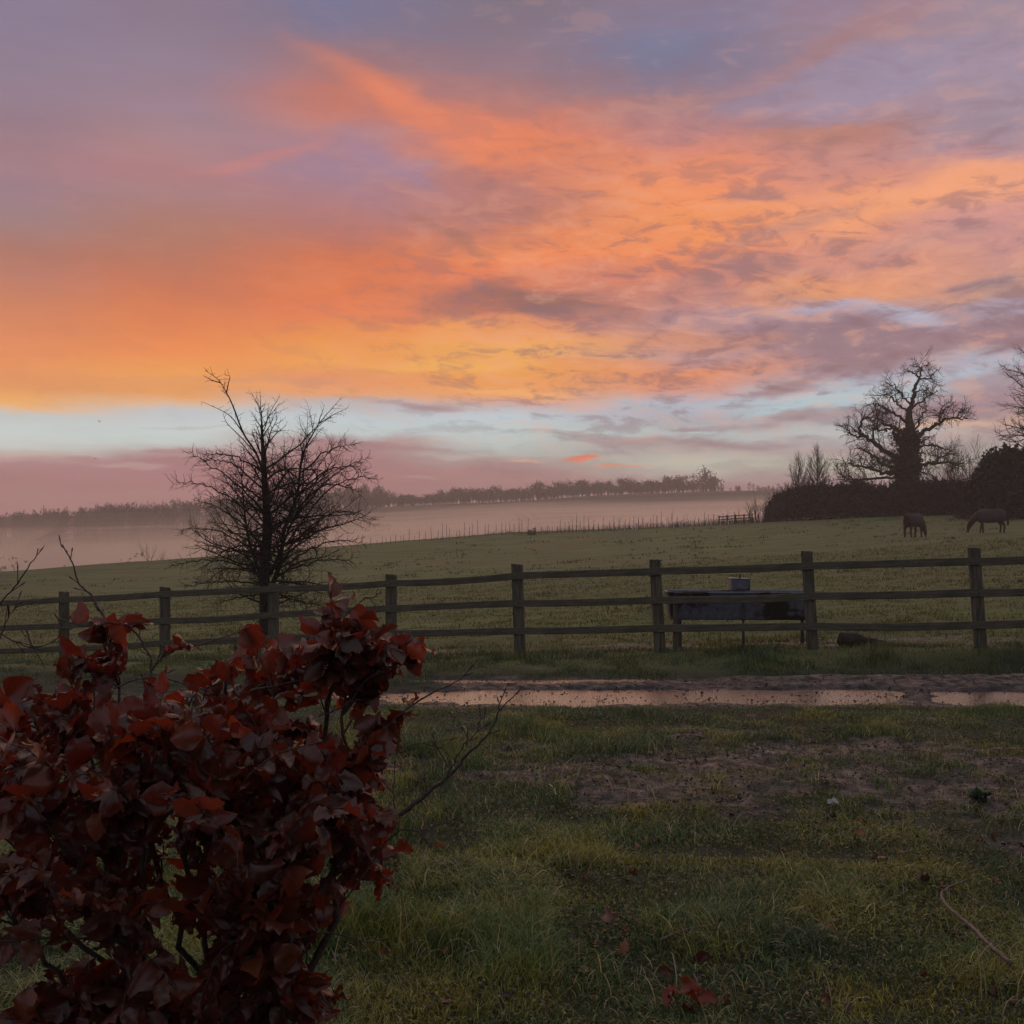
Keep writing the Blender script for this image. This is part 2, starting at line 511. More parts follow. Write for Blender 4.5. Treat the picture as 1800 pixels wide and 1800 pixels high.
def wood_mat(name, base, dark, green=0.5):
    m, nb, out = new_mat(name)
    tc = nb.n('ShaderNodeTexCoord')
    co = tc.outputs['Object']
    mp = nb.n('ShaderNodeMapping'); nb.put(mp.inputs[0], co)
    mp.inputs[3].default_value = (1.0, 14, 14)
    grain = nb.noise(mp.outputs[0], 3.0, 6, 0.65, 0.6)[0]
    blot = nb.noise(co, 2.2, 4, 0.6)[0]
    fine = nb.noise(co, 40, 4, 0.6)[0]
    c = nb.mix(nb.map(grain, 0.3, 0.7), (*dark, 1), (*base, 1))
    c = nb.mix(nb.m('MULTIPLY', nb.map(blot, 0.45, 0.75), green), c, (0.045, 0.055, 0.022, 1))
    c = nb.mix(nb.m('MULTIPLY', nb.map(fine, 0.58, 0.75), 0.35), c, (0.11, 0.105, 0.095, 1))
    principled(nb, out, c, 0.78, 0.3, nb.m('ADD', grain, nb.m('MULTIPLY', fine, 0.4)), 0.7, 0.006)
    return m


MAT['rail'] = wood_mat('weathered_rail', (0.130, 0.113, 0.082), (0.050, 0.043, 0.032), 0.75)
m, nb, out = new_mat('weathered_post')          # vertical grain
co = nb.n('ShaderNodeTexCoord').outputs['Object']
mp = nb.n('ShaderNodeMapping'); nb.put(mp.inputs[0], co); mp.inputs[3].default_value = (14, 14, 1.0)
g1 = nb.noise(mp.outputs[0], 3.0, 6, 0.65, 0.5)[0]
g2 = nb.noise(co, 3.0, 4, 0.6)[0]
c = nb.mix(nb.map(g1, 0.3, 0.7), (0.032, 0.028, 0.021, 1), (0.140, 0.120, 0.088, 1))
c = nb.mix(nb.m('MULTIPLY', nb.map(g2, 0.42, 0.7), 0.6), c, (0.045, 0.052, 0.024, 1))
principled(nb, out, c, 0.8, 0.3, g1, 0.8, 0.006)
MAT['post'] = m


def leafy_mat(name, rough=0.45, spec=0.4, trans=0.35, tint=(1.6, 1.2, 0.7), bump_scale=None, spot=None):
    m, nb, out = new_mat(name)
    c = attr(nb, 'hue')
    if spot:
        co = nb.n('ShaderNodeTexCoord').outputs['Object']
        n = nb.noise(co, spot, 4, 0.6)[0]
        c = nb.mix(nb.m('MULTIPLY', nb.map(n, 0.48, 0.72), 0.55), c, (0.020, 0.009, 0.007, 1))
    tc = nb.mix(1.0, c, (*tint, 1), 'MULTIPLY')
    bump = None
    if bump_scale:
        co = nb.n('ShaderNodeTexCoord').outputs['Object']
        bump = nb.noise(co, bump_scale, 3, 0.5)[0]
    principled(nb, out, c, rough, spec, bump, 0.35, 0.002, trans=(trans, tc))
    return m


MAT['grass'] = leafy_mat('grass_blades', 0.32, 0.45, 0.30, (1.3, 1.2, 0.7))
MAT['beech_leaf'] = leafy_mat('copper_beech_leaf', 0.30, 0.6, 0.42, (2.8, 1.1, 0.7), 140, spot=26)
MAT['dead_leaf'] = leafy_mat('dead_leaf', 0.45, 0.4, 0.2, (1.8, 1.0, 0.6), 120)
MAT['ivy'] = leafy_mat('ivy_leaf', 0.5, 0.3, 0.1, (1.2, 1.2, 0.8))
# ------------------------------------------------------------------ the lie of the land
FENCE_PX = [118, 285, 483, 691, 914, 1153, 1424, 1718]
FENCE_TOP = [1040, 1032, 1026, 1010, 992, 984, 969, 963]
FENCE_R1 = [1054, 1044, 1035, 1025, 1012, 1004, 995, 987]
FENCE_R2 = [1100, 1091, 1081, 1070, 1060, 1054, 1048, 1042]
FENCE_R3 = [1140, 1130, 1121, 1114, 1109, 1104, 1101, 1097.5]
FL = 2.0
FY0 = 15.4582 * FL / 1.8
FENCE = []
for i in range(-5, 14):                      # runs on beyond both sides of the frame
    q = 1 - 0.036844 * i
    FENCE.append((FY0 * (-0.436123 + 0.11046 * i), FY0 * q))


def fence_y(x):
    return np.clip(17.18 - 0.3336 * (np.asarray(x, float) + 7.49), 12.2, 19.5)


def zpix(px, py, Y):
    v = at(px, py, Y)
    return v.x, v.y, v.z


_pts = []
for i in range(8):
    x, y = FENCE[i + 5]
    zt = at(FENCE_PX[i], FENCE_TOP[i], y).z
    _pts += [(x, y, zt - (1.20 + .09 * max(0, i - 3) / 4))] * 2
for p in [(0, 1025, 72), (150, 1010, 76), (300, 995, 82), (450, 980, 86), (620, 965, 90), (760, 956, 95), (900, 948, 100), (1050, 937, 100),
          (1200, 926, 100), (1350, 918, 100), (1500, 909, 98), (1650, 903, 92), (1800, 893, 84), (1610, 945, 67), (1735, 932, 66)]:
    _pts.append(zpix(*p))
_pts = np.array(_pts)


def _basis(x, y):
    x = np.asarray(x, float) / 40; y = (np.asarray(y, float) - 15) / 85
    return np.stack([np.ones_like(x), x, y, x * y, x * x * y, y * y, x * y * y], -1)


_cf = np.linalg.lstsq(_basis(_pts[:, 0], _pts[:, 1]), _pts[:, 2], rcond=None)[0]


def field_z(x, y):
    xe = 62 * np.tanh(np.asarray(x, float) / 62)
    ye = np.clip(y, 10, 112)
    return _basis(xe, ye) @ _cf


def crest_y(x):
    return 101 + 0.72 * np.clip(x, -80, 0)


RX = [-700, -400, -260, -173, -72, 0, 43, 87, 130, 173, 400, 700]
RZ = [-6, -2, 1.6, 7.4, 16.6, 19.8, 22.9, 24.6, 25.5, 25, 27, 27]


def ridge_z(x):
    return np.interp(x, RX, RZ)


def hill_z(x, y):
    x = np.asarray(x, float); y = np.asarray(y, float)
    r = ridge_z(x)
    return -14 + (r + 14) * ss(250, 525, y) - 0.015 * np.clip(y - 525, 0, None) + 1.2 * fbm(x / 60, y / 60, 5, 3)


def rut_near(x): return 10.52 - 0.02 * x + 0.10 * np.sin(x * 0.7)
def rut_far(x): return 11.62 - 0.02 * x


WATER_Z = -0.033


def mud_patch(x, y):
    n = fbm(x / 0.75, y / 0.50, 41, 4) + .6 * fbm(x / 0.22, y / 0.14, 43, 3)
    patch = 1.0 * np.exp(-((x - 1.75) / 1.8) ** 2 - ((y - 7.6) / 0.85) ** 2) + 0.9 * np.exp(-((x - 3.6) / 1.2) ** 2 - ((y - 6.8) / 1.0) ** 2) \
        + 0.55 * np.exp(-((x - 0.2) / 0.8) ** 2 - ((y - 6.9) / 0.6) ** 2) + 0.7 * np.exp(-((x - 2.7) / 0.6) ** 2 - ((y - 5.35) / 0.3) ** 2) \
        + 0.45 * np.exp(-((x - 1.2) / 2.2) ** 2 - ((y - 6.4) / 0.5) ** 2)
    return ss(0.50, 0.86, patch + n * 1.5)


def near_z(x, y):
    x = np.asarray(x, float); y = np.asarray(y, float)
    z = 0.07 * fbm(x / 1.7, y / 1.7, 3, 3) + 0.035 * fbm(x / 0.45, y / 0.45, 8, 3)
    # two wheel ruts of the track
    n = fbm(x / 1.1, y / 0.7, 21, 3); n2 = fbm(x / 0.22, y / 0.16, 22, 3)
    yc = rut_near(x)
    gap = 1 - 0.85 * np.exp(-((x - 4.05 - 0.5 * (y - 10.3)) / 0.22) ** 2)
    tr = ss(-4.5, -1.2, x) * 0.45 + ss(-1.0, 0.6, x) * 0.55
    track = np.exp(-((y - 10.85) / 1.05) ** 4)
    z = z * (1 - 0.55 * track)
    z = z - 0.092 * np.exp(-(np.abs(y - yc) / (0.50 + 0.06 * ss(0, 4, x))) ** 2.6) * tr * gap
    z = z - 0.075 * np.exp(-((y - rut_far(x)) / 0.20) ** 2) * ss(-1.6, -0.9, x) * (1 - ss(1.2, 2.6, x))
    z = z + 0.035 * np.exp(-((y - 11.2) / 0.22) ** 2) * ss(-1, 1, x)            # ridge thrown up between the ruts
    z = z + 0.055 * np.exp(-((y - (11.75 - 0.03 * x)) / 0.16) ** 2) * ss(2.0, 3.4, x)   # soil edge of the bank
    z = z + (0.050 * n + 0.062 * n2) * track
    wm = mud_patch(x, y)
    z = z + wm * (0.055 * fbm(x / 0.17, y / 0.13, 24, 3) + 0.055 * fbm(x / 0.5, y / 0.35, 25, 2) - .012)
    return z


def land_z(x, y):
    x = np.asarray(x, float); y = np.asarray(y, float)
    fy = fence_y(x)
    w = ss(12.0, fy - 0.05, y) ** 1.5
    f = field_z(x, np.maximum(y, fy - 0.4))
    lum = 0.16 * fbm(x / 1.1, y / 1.1, 31, 3) * ss(0, 3, y - fy) * (1 - 0.6 * ss(30, 90, y)) + 0.12 * fbm(x / 7, y / 7, 33, 2) * ss(14, 30, y)
    bank = (0.05 * fbm(x / 0.6, y / 0.6, 35, 3)) * np.exp(-((y - fy + 0.8) / 1.2) ** 2)
    zn = near_z(x, np.minimum(y, 14))
    z = zn * (1 - w) + (f + lum) * w + bank
    cy_ = crest_y(x)
    v = ss(0, 95, y - cy_)
    return z * (1 - v) + hill_z(x, y) * v


def gz(x, y):
    return float(land_z(np.array([x]), np.array([y]))[0])


def mud_amount(x, y):
    """Where the turf is worn through to bare mud (0 turf, 1 mud)."""
    x = np.asarray(x, float); y = np.asarray(y, float)
    n = fbm(x / 0.75, y / 0.55, 41, 4)
    tr = np.exp(-(np.abs(y - 10.78) / 1.12) ** 5)
    left = 0.36 + 0.64 * ss(-2.2, -0.4, x)
    strip = np.exp(-((y - 11.1) / 0.33) ** 2) * (1 - ss(-1.2, 0.2, x))
    m1 = ss(0.28, 0.62, tr * left + n * 0.45 - 0.8 * strip)
    m2 = mud_patch(x, y)
    fy = fence_y(x)
    poach = ss(0.45, 0.85, 0.7 * np.exp(-((y - fy - 1.1) / 1.3) ** 2) + 1.2 * n)       # poached earth behind the rails
    fringe = ss(0.5, 0.8, np.exp(-((y - (11.62 - 0.03 * x)) / 0.14) ** 2) * ss(2.2, 3.2, x) + 0.3 * n)
    return np.clip(np.maximum.reduce([m1, m2, 0.7 * poach, fringe]), 0, 1)


def axis_steps(spec):
    out = [spec[0][0]]
    for a, b, d in spec:
        n = max(1, int(round((b - a) / d)))
        out += list(a + (b - a) * (np.arange(1, n + 1) / n))
    return np.array(out)


gx = axis_steps([(-760, -300, 20), (-300, -80, 6), (-80, -30, 1.6), (-30, -9, 0.45), (-9, -5, 0.09), (-5, 7, 0.038), (7, 12, 0.14), (12, 34, 0.5), (34, 80, 1.6), (80, 300, 6), (300, 760, 20)])
gy = axis_steps([(-40, -4, 2), (-4, 1.5, 0.4), (1.5, 9.4, 0.06), (9.4, 12.3, 0.024), (12.3, 20, 0.075), (20, 34, 0.2), (34, 60, 0.45), (60, 115, 0.8), (115, 250, 5), (250, 540, 6), (540, 900, 24)])
GX, GY = np.meshgrid(gx, gy)
GZ = land_z(GX.ravel(), GY.ravel())
nx, ny = len(gx), len(gy)
ii = (np.arange(ny - 1)[:, None] * nx + np.arange(nx - 1)[None, :]).ravel()
gq = np.stack([ii, ii + 1, ii + 1 + nx, ii + nx], 1)
mud = mud_amount(GX.ravel(), GY.ravel())
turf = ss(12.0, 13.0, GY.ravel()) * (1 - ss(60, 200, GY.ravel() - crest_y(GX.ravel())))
wet = ss(.085, .012, GZ - WATER_Z) * (GY.ravel() > 9.5) * (GY.ravel() < 12.1) * mud
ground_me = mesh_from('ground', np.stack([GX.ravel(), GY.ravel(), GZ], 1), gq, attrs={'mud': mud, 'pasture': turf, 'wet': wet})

m, nb, out = new_mat('ground_soil_and_turf')
co = nb.n('ShaderNodeTexCoord').outputs['Object']
md = attr(nb, 'mud', 'f'); ps = attr(nb, 'pasture', 'f')
n1 = nb.noise(co, 1.3, 6, 0.6)[0]; n2 = nb.noise(co, 9, 6, 0.65)[0]; n3 = nb.noise(co, 45, 5, 0.6)[0]
n4 = nb.noise(co, 0.09, 5, 0.55)[0]
mp = nb.n('ShaderNodeMapping'); nb.put(mp.inputs[0], co); mp.inputs[3].default_value = (0.5, 1.6, 1)
n5 = nb.noise(mp.outputs[0], 0.5, 6, 0.62, 0.3)[0]
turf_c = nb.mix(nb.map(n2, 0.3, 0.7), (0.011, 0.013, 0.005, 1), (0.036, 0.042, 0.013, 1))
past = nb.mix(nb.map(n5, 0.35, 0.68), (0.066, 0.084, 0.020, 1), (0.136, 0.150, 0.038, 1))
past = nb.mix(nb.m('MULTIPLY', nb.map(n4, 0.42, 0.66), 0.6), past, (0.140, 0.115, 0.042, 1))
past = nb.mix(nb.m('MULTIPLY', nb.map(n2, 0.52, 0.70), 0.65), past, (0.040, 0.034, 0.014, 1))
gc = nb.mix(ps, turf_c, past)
mud_c = nb.mix(nb.map(nb.m('ADD', nb.m('MULTIPLY', n2, .6), nb.m('MULTIPLY', n1, .4)), 0.40, 0.62), (0.018, 0.013, 0.012, 1), (0.085, 0.064, 0.060, 1))
mud_c = nb.mix(nb.m('MULTIPLY', nb.map(n3, 0.6, 0.7), 0.5), mud_c, (0.016, 0.012, 0.010, 1))
wt_a = attr(nb, 'wet', 'f')
mud_c = nb.mix(nb.m('MULTIPLY', wt_a, 0.8), mud_c, (0.013, 0.010, 0.012, 1))
cc = nb.mix(md, gc, mud_c)
rough = nb.m('SUBTRACT', 0.92, nb.m('MULTIPLY', md, nb.map(n2, 0.35, 0.65, 0.14, 0.52)))
hgt = nb.m('ADD', nb.m('MULTIPLY', n2, 0.6), nb.m('MULTIPLY', n3, 0.4))
p = principled(nb, out, cc, rough, 0.45, hgt, 1.0, 0.06)
MAT['ground'] = m
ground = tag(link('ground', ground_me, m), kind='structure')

# standing water in the ruts: one level sheet, the mud stands through it
m, nb, out = new_mat('rut_water')
co = nb.n('ShaderNodeTexCoord').outputs['Object']
w1 = nb.noise(co, 34, 5, 0.6)[0]
w2 = nb.noise(co, 5, 4, 0.6)[0]
p = principled(nb, out, (0.050, 0.036, 0.040, 1), nb.map(w2, 0.35, 0.65, 0.12, 0.22), 0.6, w1, 0.5, 0.010)
p.inputs['IOR'].default_value = 1.50
MAT['water'] = m
wx = np.linspace(-6, 9, 31); wy = np.array([9.55, 10.5, 11.25, 12.0])
WX, WY = np.meshgrid(wx, wy)
wq = [[j * 31 + i, j * 31 + i + 1, (j + 1) * 31 + i + 1, (j + 1) * 31 + i] for j in range(3) for i in range(30)]
tag(link('puddle_water', mesh_from('puddle_water', np.stack([WX.ravel(), WY.ravel(), np.full(WX.size, WATER_Z)], 1), wq), m), kind='structure')
# ------------------------------------------------------------------ bare trees
def unit(v):
    return v / max(np.linalg.norm(v), 1e-9)


def rand_perp(d, rng):
    v = rng.normal(size=3)
    v -= d * v.dot(d)
    return unit(v)


def spline(P, n):
    """Catmull-Rom through the points, n samples per span."""
    P = np.asarray(P, float)
    Q = np.concatenate([[2 * P[0] - P[1]], P, [2 * P[-1] - P[-2]]])
    out = []
    for i in range(1, len(Q) - 2):
        p0, p1, p2, p3 = Q[i - 1], Q[i], Q[i + 1], Q[i + 2]
        for t in np.arange(n) / n:
            out.append(0.5 * ((2 * p1) + (-p0 + p2) * t + (2 * p0 - 5 * p1 + 4 * p2 - p3) * t * t + (-p0 + 3 * p1 - 3 * p2 + p3) * t ** 3))
    out.append(P[-1])
    return np.array(out)


def grow(tb, p, d, L, r, lev, st, rng):
    """One branch with its side shoots. st holds per-level settings."""
    s = st[min(lev, len(st) - 1)]
    n = max(3, int(L / s['seg']))
    P = [np.array(p, float)]; D = unit(np.array(d, float))
    dirs = [D]
    for i in range(n):
        D = unit(D + rng.normal(size=3) * s['wig'] + np.array([0, 0, s['up']]) * (L / n) / max(L, .1) * 3)
        P.append(P[-1] + D * L / n); dirs.append(D)
    P = np.array(P)
    R = r * (1 - np.linspace(0, 1, n + 1) * (1 - s.get('tip', 0.25)))
    tb.add(P, R, s['k'], cap=lev < 2)
    if lev + 1 < len(st):
        c = st[lev + 1]
        cnt = max(1, int(L * s['dens'] * rng.uniform(0.8, 1.2)))
        for j in range(cnt):
            u = s['from'] + (1 - s['from']) * (j + rng.uniform(0.1, 0.9)) / cnt
            i = min(n - 1, int(u * n)); q = P[i] + (P[i + 1] - P[i]) * (u * n - i)
            a = math.radians(rng.uniform(*s['ang']))
            w = rand_perp(dirs[i], rng)
            if s.get('flat'): w[2] *= s['flat']; w = unit(w)
            nd = unit(dirs[i] * math.cos(a) + w * math.sin(a))
            l2 = L * rng.uniform(*s['len']) * (1.15 - 0.65 * u)
            l2 = max(l2, s.get('minlen', 0.03))
            grow(tb, q, nd, l2, min(R[i] * 0.72, max(r * s['rr'] * (1.1 - 0.5 * u), st[-1].get('rmin', 0.001))), lev + 1, st, rng)


# --- hawthorn behind the fence
rng = np.random.default_rng(5)
HY = 17.6
hx, hy = at(466, 1100, HY).x, HY
hz = gz(hx, hy)
haw = empty('hawthorn_tree', (hx, hy, hz))
tag(haw, 'bare twiggy hawthorn tree standing just behind the rail fence, its tallest shoots leaning left', 'tree')


def hp(px, py, dy=0.0):
    v = at(px, py, HY + dy)
    return np.array([v.x - hx, v.y - hy, v.z - hz])


H_ST = [
    dict(seg=0.10, wig=0.12, up=0.03, k=5, dens=11.5, ang=(30, 75), len=(0.22, 0.52), rr=0.40, tip=0.2, **{'from': 0.14}, minlen=0.12),
    dict(seg=0.055, wig=0.18, up=0.04, k=4, dens=15, ang=(35, 80), len=(0.22, 0.48), rr=0.5, tip=0.35, **{'from': 0.12}, minlen=0.05),
    dict(seg=0.035, wig=0.26, up=0.03, k=3, dens=15, ang=(45, 90), len=(0.18, 0.42), rr=0.75, tip=0.55, **{'from': 0.2}, minlen=0.02),
    dict(seg=0.02, wig=0.25, up=0.0, k=3, dens=0, ang=(45, 90), len=(0.3, 0.5), rr=0.8, tip=0.6, **{'from': 0.2}, rmin=0.0017),
]
tr = Tubes()
main = spline([np.array([0, 0, -0.25]), hp(466, 1060), hp(465, 1000), hp(470, 930), hp(466, 860), hp(462, 790), hp(460, 735)], 6)
mr = np.interp(np.linspace(0, 1, len(main)), [0, .1, .45, .75, 1], [.125, .10, .085, .045, .012])
tr.add(main, mr, 10)
sec = spline([hp(474, 1040), hp(492, 990, .1), hp(500, 930, .15), hp(522, 870, .2), hp(532, 800, .2), hp(560, 745, .2)], 6)
tr.add(sec, np.linspace(.048, .008, len(sec)), 8)
thr = spline([hp(462, 1020), hp(440, 960, -.2), hp(470 - 40, 900, -.3), hp(425, 840, -.4)], 6)
tr.add(thr, np.linspace(.030, .008, len(thr)), 7)
fourth = spline([hp(476, 1010), hp(500, 950, -.25), hp(520, 905, -.4), hp(556, 850, -.5)], 6)
tr.add(fourth, np.linspace(.030, .008, len(fourth)), 7)
tr.build('trunk', MAT['bark_haw'], haw)
cr = Tubes()
lead = spline([hp(466, 850), hp(452, 800), hp(428, 762), hp(410, 715), hp(398, 690), hp(384, 668), hp(361, 651)], 5)
cr.add(lead, np.linspace(.022, .0035, len(lead)), 5)
for tip in ([(398, 690), (402, 672), (404, 662), (396, 659)], [(388, 673), (372, 668), (357, 660)], [(430, 765), (408, 735), (390, 722), (357, 707)], [(452, 800), (425, 770), (400, 745), (392, 728)]):
    P = spline([hp(*t, rng.uniform(-.1, .1)) for t in tip], 5)
    cr.add(P, np.linspace(.011, .003, len(P)), 4)
    for q in P[1::2]:
        grow(cr, q, unit(rng.normal(size=3) + [0, 0, .5]), rng.uniform(.05, .16), .0035, 2, H_ST, rng)
for q in lead[6::1]:
    grow(cr, q, unit(rng.normal(size=3) + [0, 0, .3]), rng.uniform(.05, .2), .004, 2, H_ST, rng)
# limbs: height on stem, heading, rise, length
for stem, r_, lo, hi, n in ((main, mr, 0.13, 0.98, 46), (sec, np.linspace(.06, .012, len(sec)), 0.04, 1.0, 24), (thr, np.linspace(.04, .012, len(thr)), .05, 1, 20), (fourth, np.linspace(.04, .012, len(fourth)), .05, 1, 20)):
    az0 = rng.uniform(0, 6.28)
    for _ in range(3): grow(cr, stem[-1], unit(stem[-1] - stem[-4] + rng.normal(size=3) * .08), rng.uniform(.35, .7), .010, 0, H_ST, rng)
    for j in range(n):
        u = lo + (hi - lo) * (j + rng.uniform(.2, .8)) / n
        i = min(len(stem) - 1, int(u * (len(stem) - 1)))
        q = stem[i]
        az = az0 + j * 2.4 + rng.normal() * .35
        hgt = q[2]
        reach = np.interp(hgt, [.2, .6, 1.2, 1.8, 2.4, 3.0, 3.5, 4.2], [1.0, 1.35, 1.5, 1.5, 1.5, 1.25, .85, .5])
        if math.cos(az) < 0: reach *= np.interp(hgt, [1.5, 2.2, 3.2], [1.0, .85, .62])
        else: reach *= np.interp(hgt, [1.5, 2.5, 3.2], [.98, 1.22, 1.05])
        rise = np.interp(hgt, [.5, .9, 1.5, 2.4, 3.4], [-.05, .14, .36, .62, 1.2]) + rng.normal() * .16
        L = reach * rng.uniform(.62, 1.08)
        d = unit(np.array([math.cos(az), math.sin(az), rise]))
        grow(cr, q, d, L, min(r_[i] * .5, .014 + .006 * L), 0, H_ST, rng)
for (sx, sy_), (ex, ey), arch, dy in [((466, 930), (306, 850), 26, .2), ((466, 900), (330, 795), 10, -.3), ((466, 985), (318, 932), 22, .3), ((466, 1010), (304, 995), 16, -.2), ((466, 1030), (330, 1030), 8, .25), ((466, 960), (345, 880), 14, -.5), ((462, 860), (355, 812), 20, .4), ((462, 830), (362, 800), 12, -.2),
        ((500, 960), (660, 842), 40, .2), ((505, 930), (646, 805), 22, -.3), ((500, 970), (655, 915), 38, .3), ((490, 1000), (640, 955), 20, -.3), ((490, 1010), (618, 985), 10, .3), ((515, 880), (640, 830), 30, .5), ((515, 900), (632, 868), 30, -.5), ((530, 830), (620, 782), 12, .2), ((476, 1035), (600, 1040), 6, .2), ((470, 1045), (380, 1062), 4, .3), ((480, 1040), (560, 1068), 2, -.1)]:
    a_ = hp(sx, sy_); b_ = hp(ex, ey, dy); m1 = a_ + (b_ - a_) * .45 + np.array([0, 0, arch / F * HY]); m2 = a_ + (b_ - a_) * .78 + np.array([0, 0, arch * .7 / F * HY])
    P = spline([a_, m1, m2, b_], 6); P[2:] += rng.normal(size=(len(P) - 2, 3)) * .012
    cr.add(P, np.linspace(.017, .003, len(P)), 5)
    for q_ in range(3, len(P)):
        for _ in range(2):
            d0 = unit(P[q_] - P[q_ - 1]); grow(cr, P[q_], unit(d0 * .8 + rand_perp(d0, rng) + [0, 0, .1]), rng.uniform(.12, .42) * (1.2 - q_ / len(P) * .6), .0045, 1, H_ST, rng)
cr.build('crown', MAT['bark_haw'], haw)

# low bramble scrub at its foot
def scrub(name, label, px, Y, pys, n, L, mat, r=.004, seed=1, cat='shrub', up=.1, rise=(.2, 1.1), st=None, group=None):
    g = np.random.default_rng(seed)
    x = at(px, 945, Y).x
    z = gz(x, Y)
    o = Tubes()
    stt = st or H_ST
    for j in range(n):
        az = g.uniform(0, 6.28)
        d = unit(np.array([math.cos(az), math.sin(az), g.uniform(*rise)]))
        grow(o, np.array([g.normal() * L * .15, g.normal() * L * .1, -.03]), d, L * g.uniform(.6, 1.1), r, 1, stt, g)
    e = link(name, o.mesh(name), mat, None, (x, Y, z))
    return tag(e, label, cat, group)


scrub('bramble_scrub', 'low leafless bramble scrub on the grass by the foot of the hawthorn', 425, 17.9, None, 26, .75, MAT['bark_haw'], .004, 3)

# --- the old ivy-clad oak
rng = np.random.default_rng(9)
OY = 104.0
def zp(X, Y): return 1300 + X / 3.6, 600 + Y / 3.6
ox = at(*zp(1062, 1090), OY).x
oz = gz(ox, OY)
oak = empty('oak_tree', (ox, OY, oz))
tag(oak, 'big bare old oak with gnarled spreading limbs and an ivy-clad trunk rising from the hedge', 'tree')


def op(X, Y, dy=0.0):
    v = at(*zp(X, Y), OY + dy)
    return np.array([v.x - ox, v.y - OY, v.z - oz])


U = 1 / 3.6 / F * OY                       # metres per zoom pixel
O_ST = [
    dict(seg=.55, wig=.30, up=.03, k=6, dens=.9, ang=(30, 75), len=(.30, .55), rr=.5, tip=.35, **{'from': .2}, minlen=1.1),
    dict(seg=.35, wig=.34, up=.06, k=4, dens=2.2, ang=(35, 80), len=(.28, .55), rr=.5, tip=.4, **{'from': .15}, minlen=.6),
    dict(seg=.20, wig=.17, up=.05, k=3, dens=4.4, ang=(30, 75), len=(.3, .6), rr=.55, tip=.5, **{'from': .15}, minlen=.35),
    dict(seg=.16, wig=.16, up=.04, k=3, dens=5.0, ang=(30, 70), len=(.4, .7), rr=.7, tip=.6, **{'from': .2}, minlen=.25),
    dict(seg=.14, wig=.30, up=.0, k=3, dens=0, ang=(30, 70), len=(.4, .6), rr=.8, tip=.6, **{'from': .2}, rmin=.015),
]
tr = Tubes()
tk = spline([np.array([0, 0, -.8]), op(1062, 1000), op(1066, 880), op(1072, 760), op(1078, 640), op(1080, 550), op(1074, 460), op(1092, 380), op(1110, 300), op(1138, 235), op(1150, 185)], 5)
tkr = np.interp(np.linspace(0, 1, len(tk)), [0, .1, .25, .4, .5, .6, .7, .85, 1], np.array([66, 52, 46, 40, 30, 20, 14, 9, 4]) * U)
tr.add(tk + rng.normal(size=tk.shape) * .05, tkr, 10)
tr.build('trunk', MAT['bark_oak'], oak)
limbs = [
    ([(1060, 760), (940, 705), (850, 640), (775, 590), (762, 535), (790, 490), (860, 470)], 22, 5, -1),
    ([(800, 605), (740, 600), (690, 570), (672, 520)], 9, 3, -1.5), ([(850, 640), (850, 570), (880, 500), (870, 420)], 10, 3, -2),
    ([(1060, 800), (930, 790), (850, 735), (800, 690), (735, 672)], 16, 4, 2), ([(1050, 830), (900, 830), (800, 800), (740, 790), (690, 770)], 15, 4, -3),
    ([(1050, 870), (900, 860), (790, 872), (700, 880), (640, 840), (610, 770)], 13, 4, 1.5), ([(760, 880), (700, 850), (680, 790), (650, 730)], 7, 3, 1),
    ([(1070, 590), (970, 550), (910, 515), (870, 470), (860, 400)], 18, 4, 2), ([(960, 550), (900, 560), (860, 545), (815, 560)], 9, 3, 2.5),
    ([(1070, 500), (980, 460), (920, 420), (880, 400), (830, 410)], 11, 3, -2), ([(1076, 440), (1000, 400), (960, 350), (900, 345), (840, 340)], 10, 3, 1.5),
    ([(1085, 400), (1030, 340), (990, 290), (930, 265)], 8, 3, -2), ([(1000, 640), (990, 590), (970, 560)], 16, 8, -1),
    ([(1100, 615), (1180, 565), (1265, 518), (1300, 488), (1380, 484), (1440, 492)], 19, 4, -1), ([(1265, 518), (1272, 470), (1300, 430), (1340, 410)], 8, 3, -1.5), ([(1380, 484), (1400, 440), (1425, 430)], 6, 2, -1),
    ([(1110, 670), (1220, 655), (1290, 678), (1370, 690)], 10, 3, 2), ([(1120, 800), (1210, 778), (1310, 768), (1370, 775), (1420, 770)], 17, 4, -2), ([(1210, 778), (1270, 740), (1330, 700)], 8, 3, -2.5),
    ([(1085, 420), (1160, 375), (1215, 330), (1245, 310)], 9, 3, 1.5), ([(1105, 320), (1180, 300), (1220, 320)], 6, 2.5, -1.5),
    ([(1138, 240), (1200, 228), (1235, 200), (1270, 160)], 7, 2.5, 1), ([(1138, 235), (1090, 190), (1040, 180)], 7, 2.5, -1), ([(1150, 190), (1120, 155), (1090, 150)], 5, 2, .5), ([(1150, 190), (1180, 150), (1200, 150)], 5, 2, -.5),
    ([(1060, 840), (1000, 800), (960, 740), (930, 700)], 14, 4, 4), ([(1070, 760), (1110, 700), (1170, 640), (1210, 600)], 12, 3, 4), ([(1070, 700), (1020, 640), (1000, 560), (1010, 480)], 12, 3, -4), ([(1070, 640), (1120, 540), (1150, 470), (1190, 440)], 10, 3, -4), ([(1060, 790), (990, 760), (900, 760), (830, 770)], 12, 3, 5), ([(1090, 780), (1160, 830), (1230, 850)], 9, 3, 3),
]
cr = Tubes()
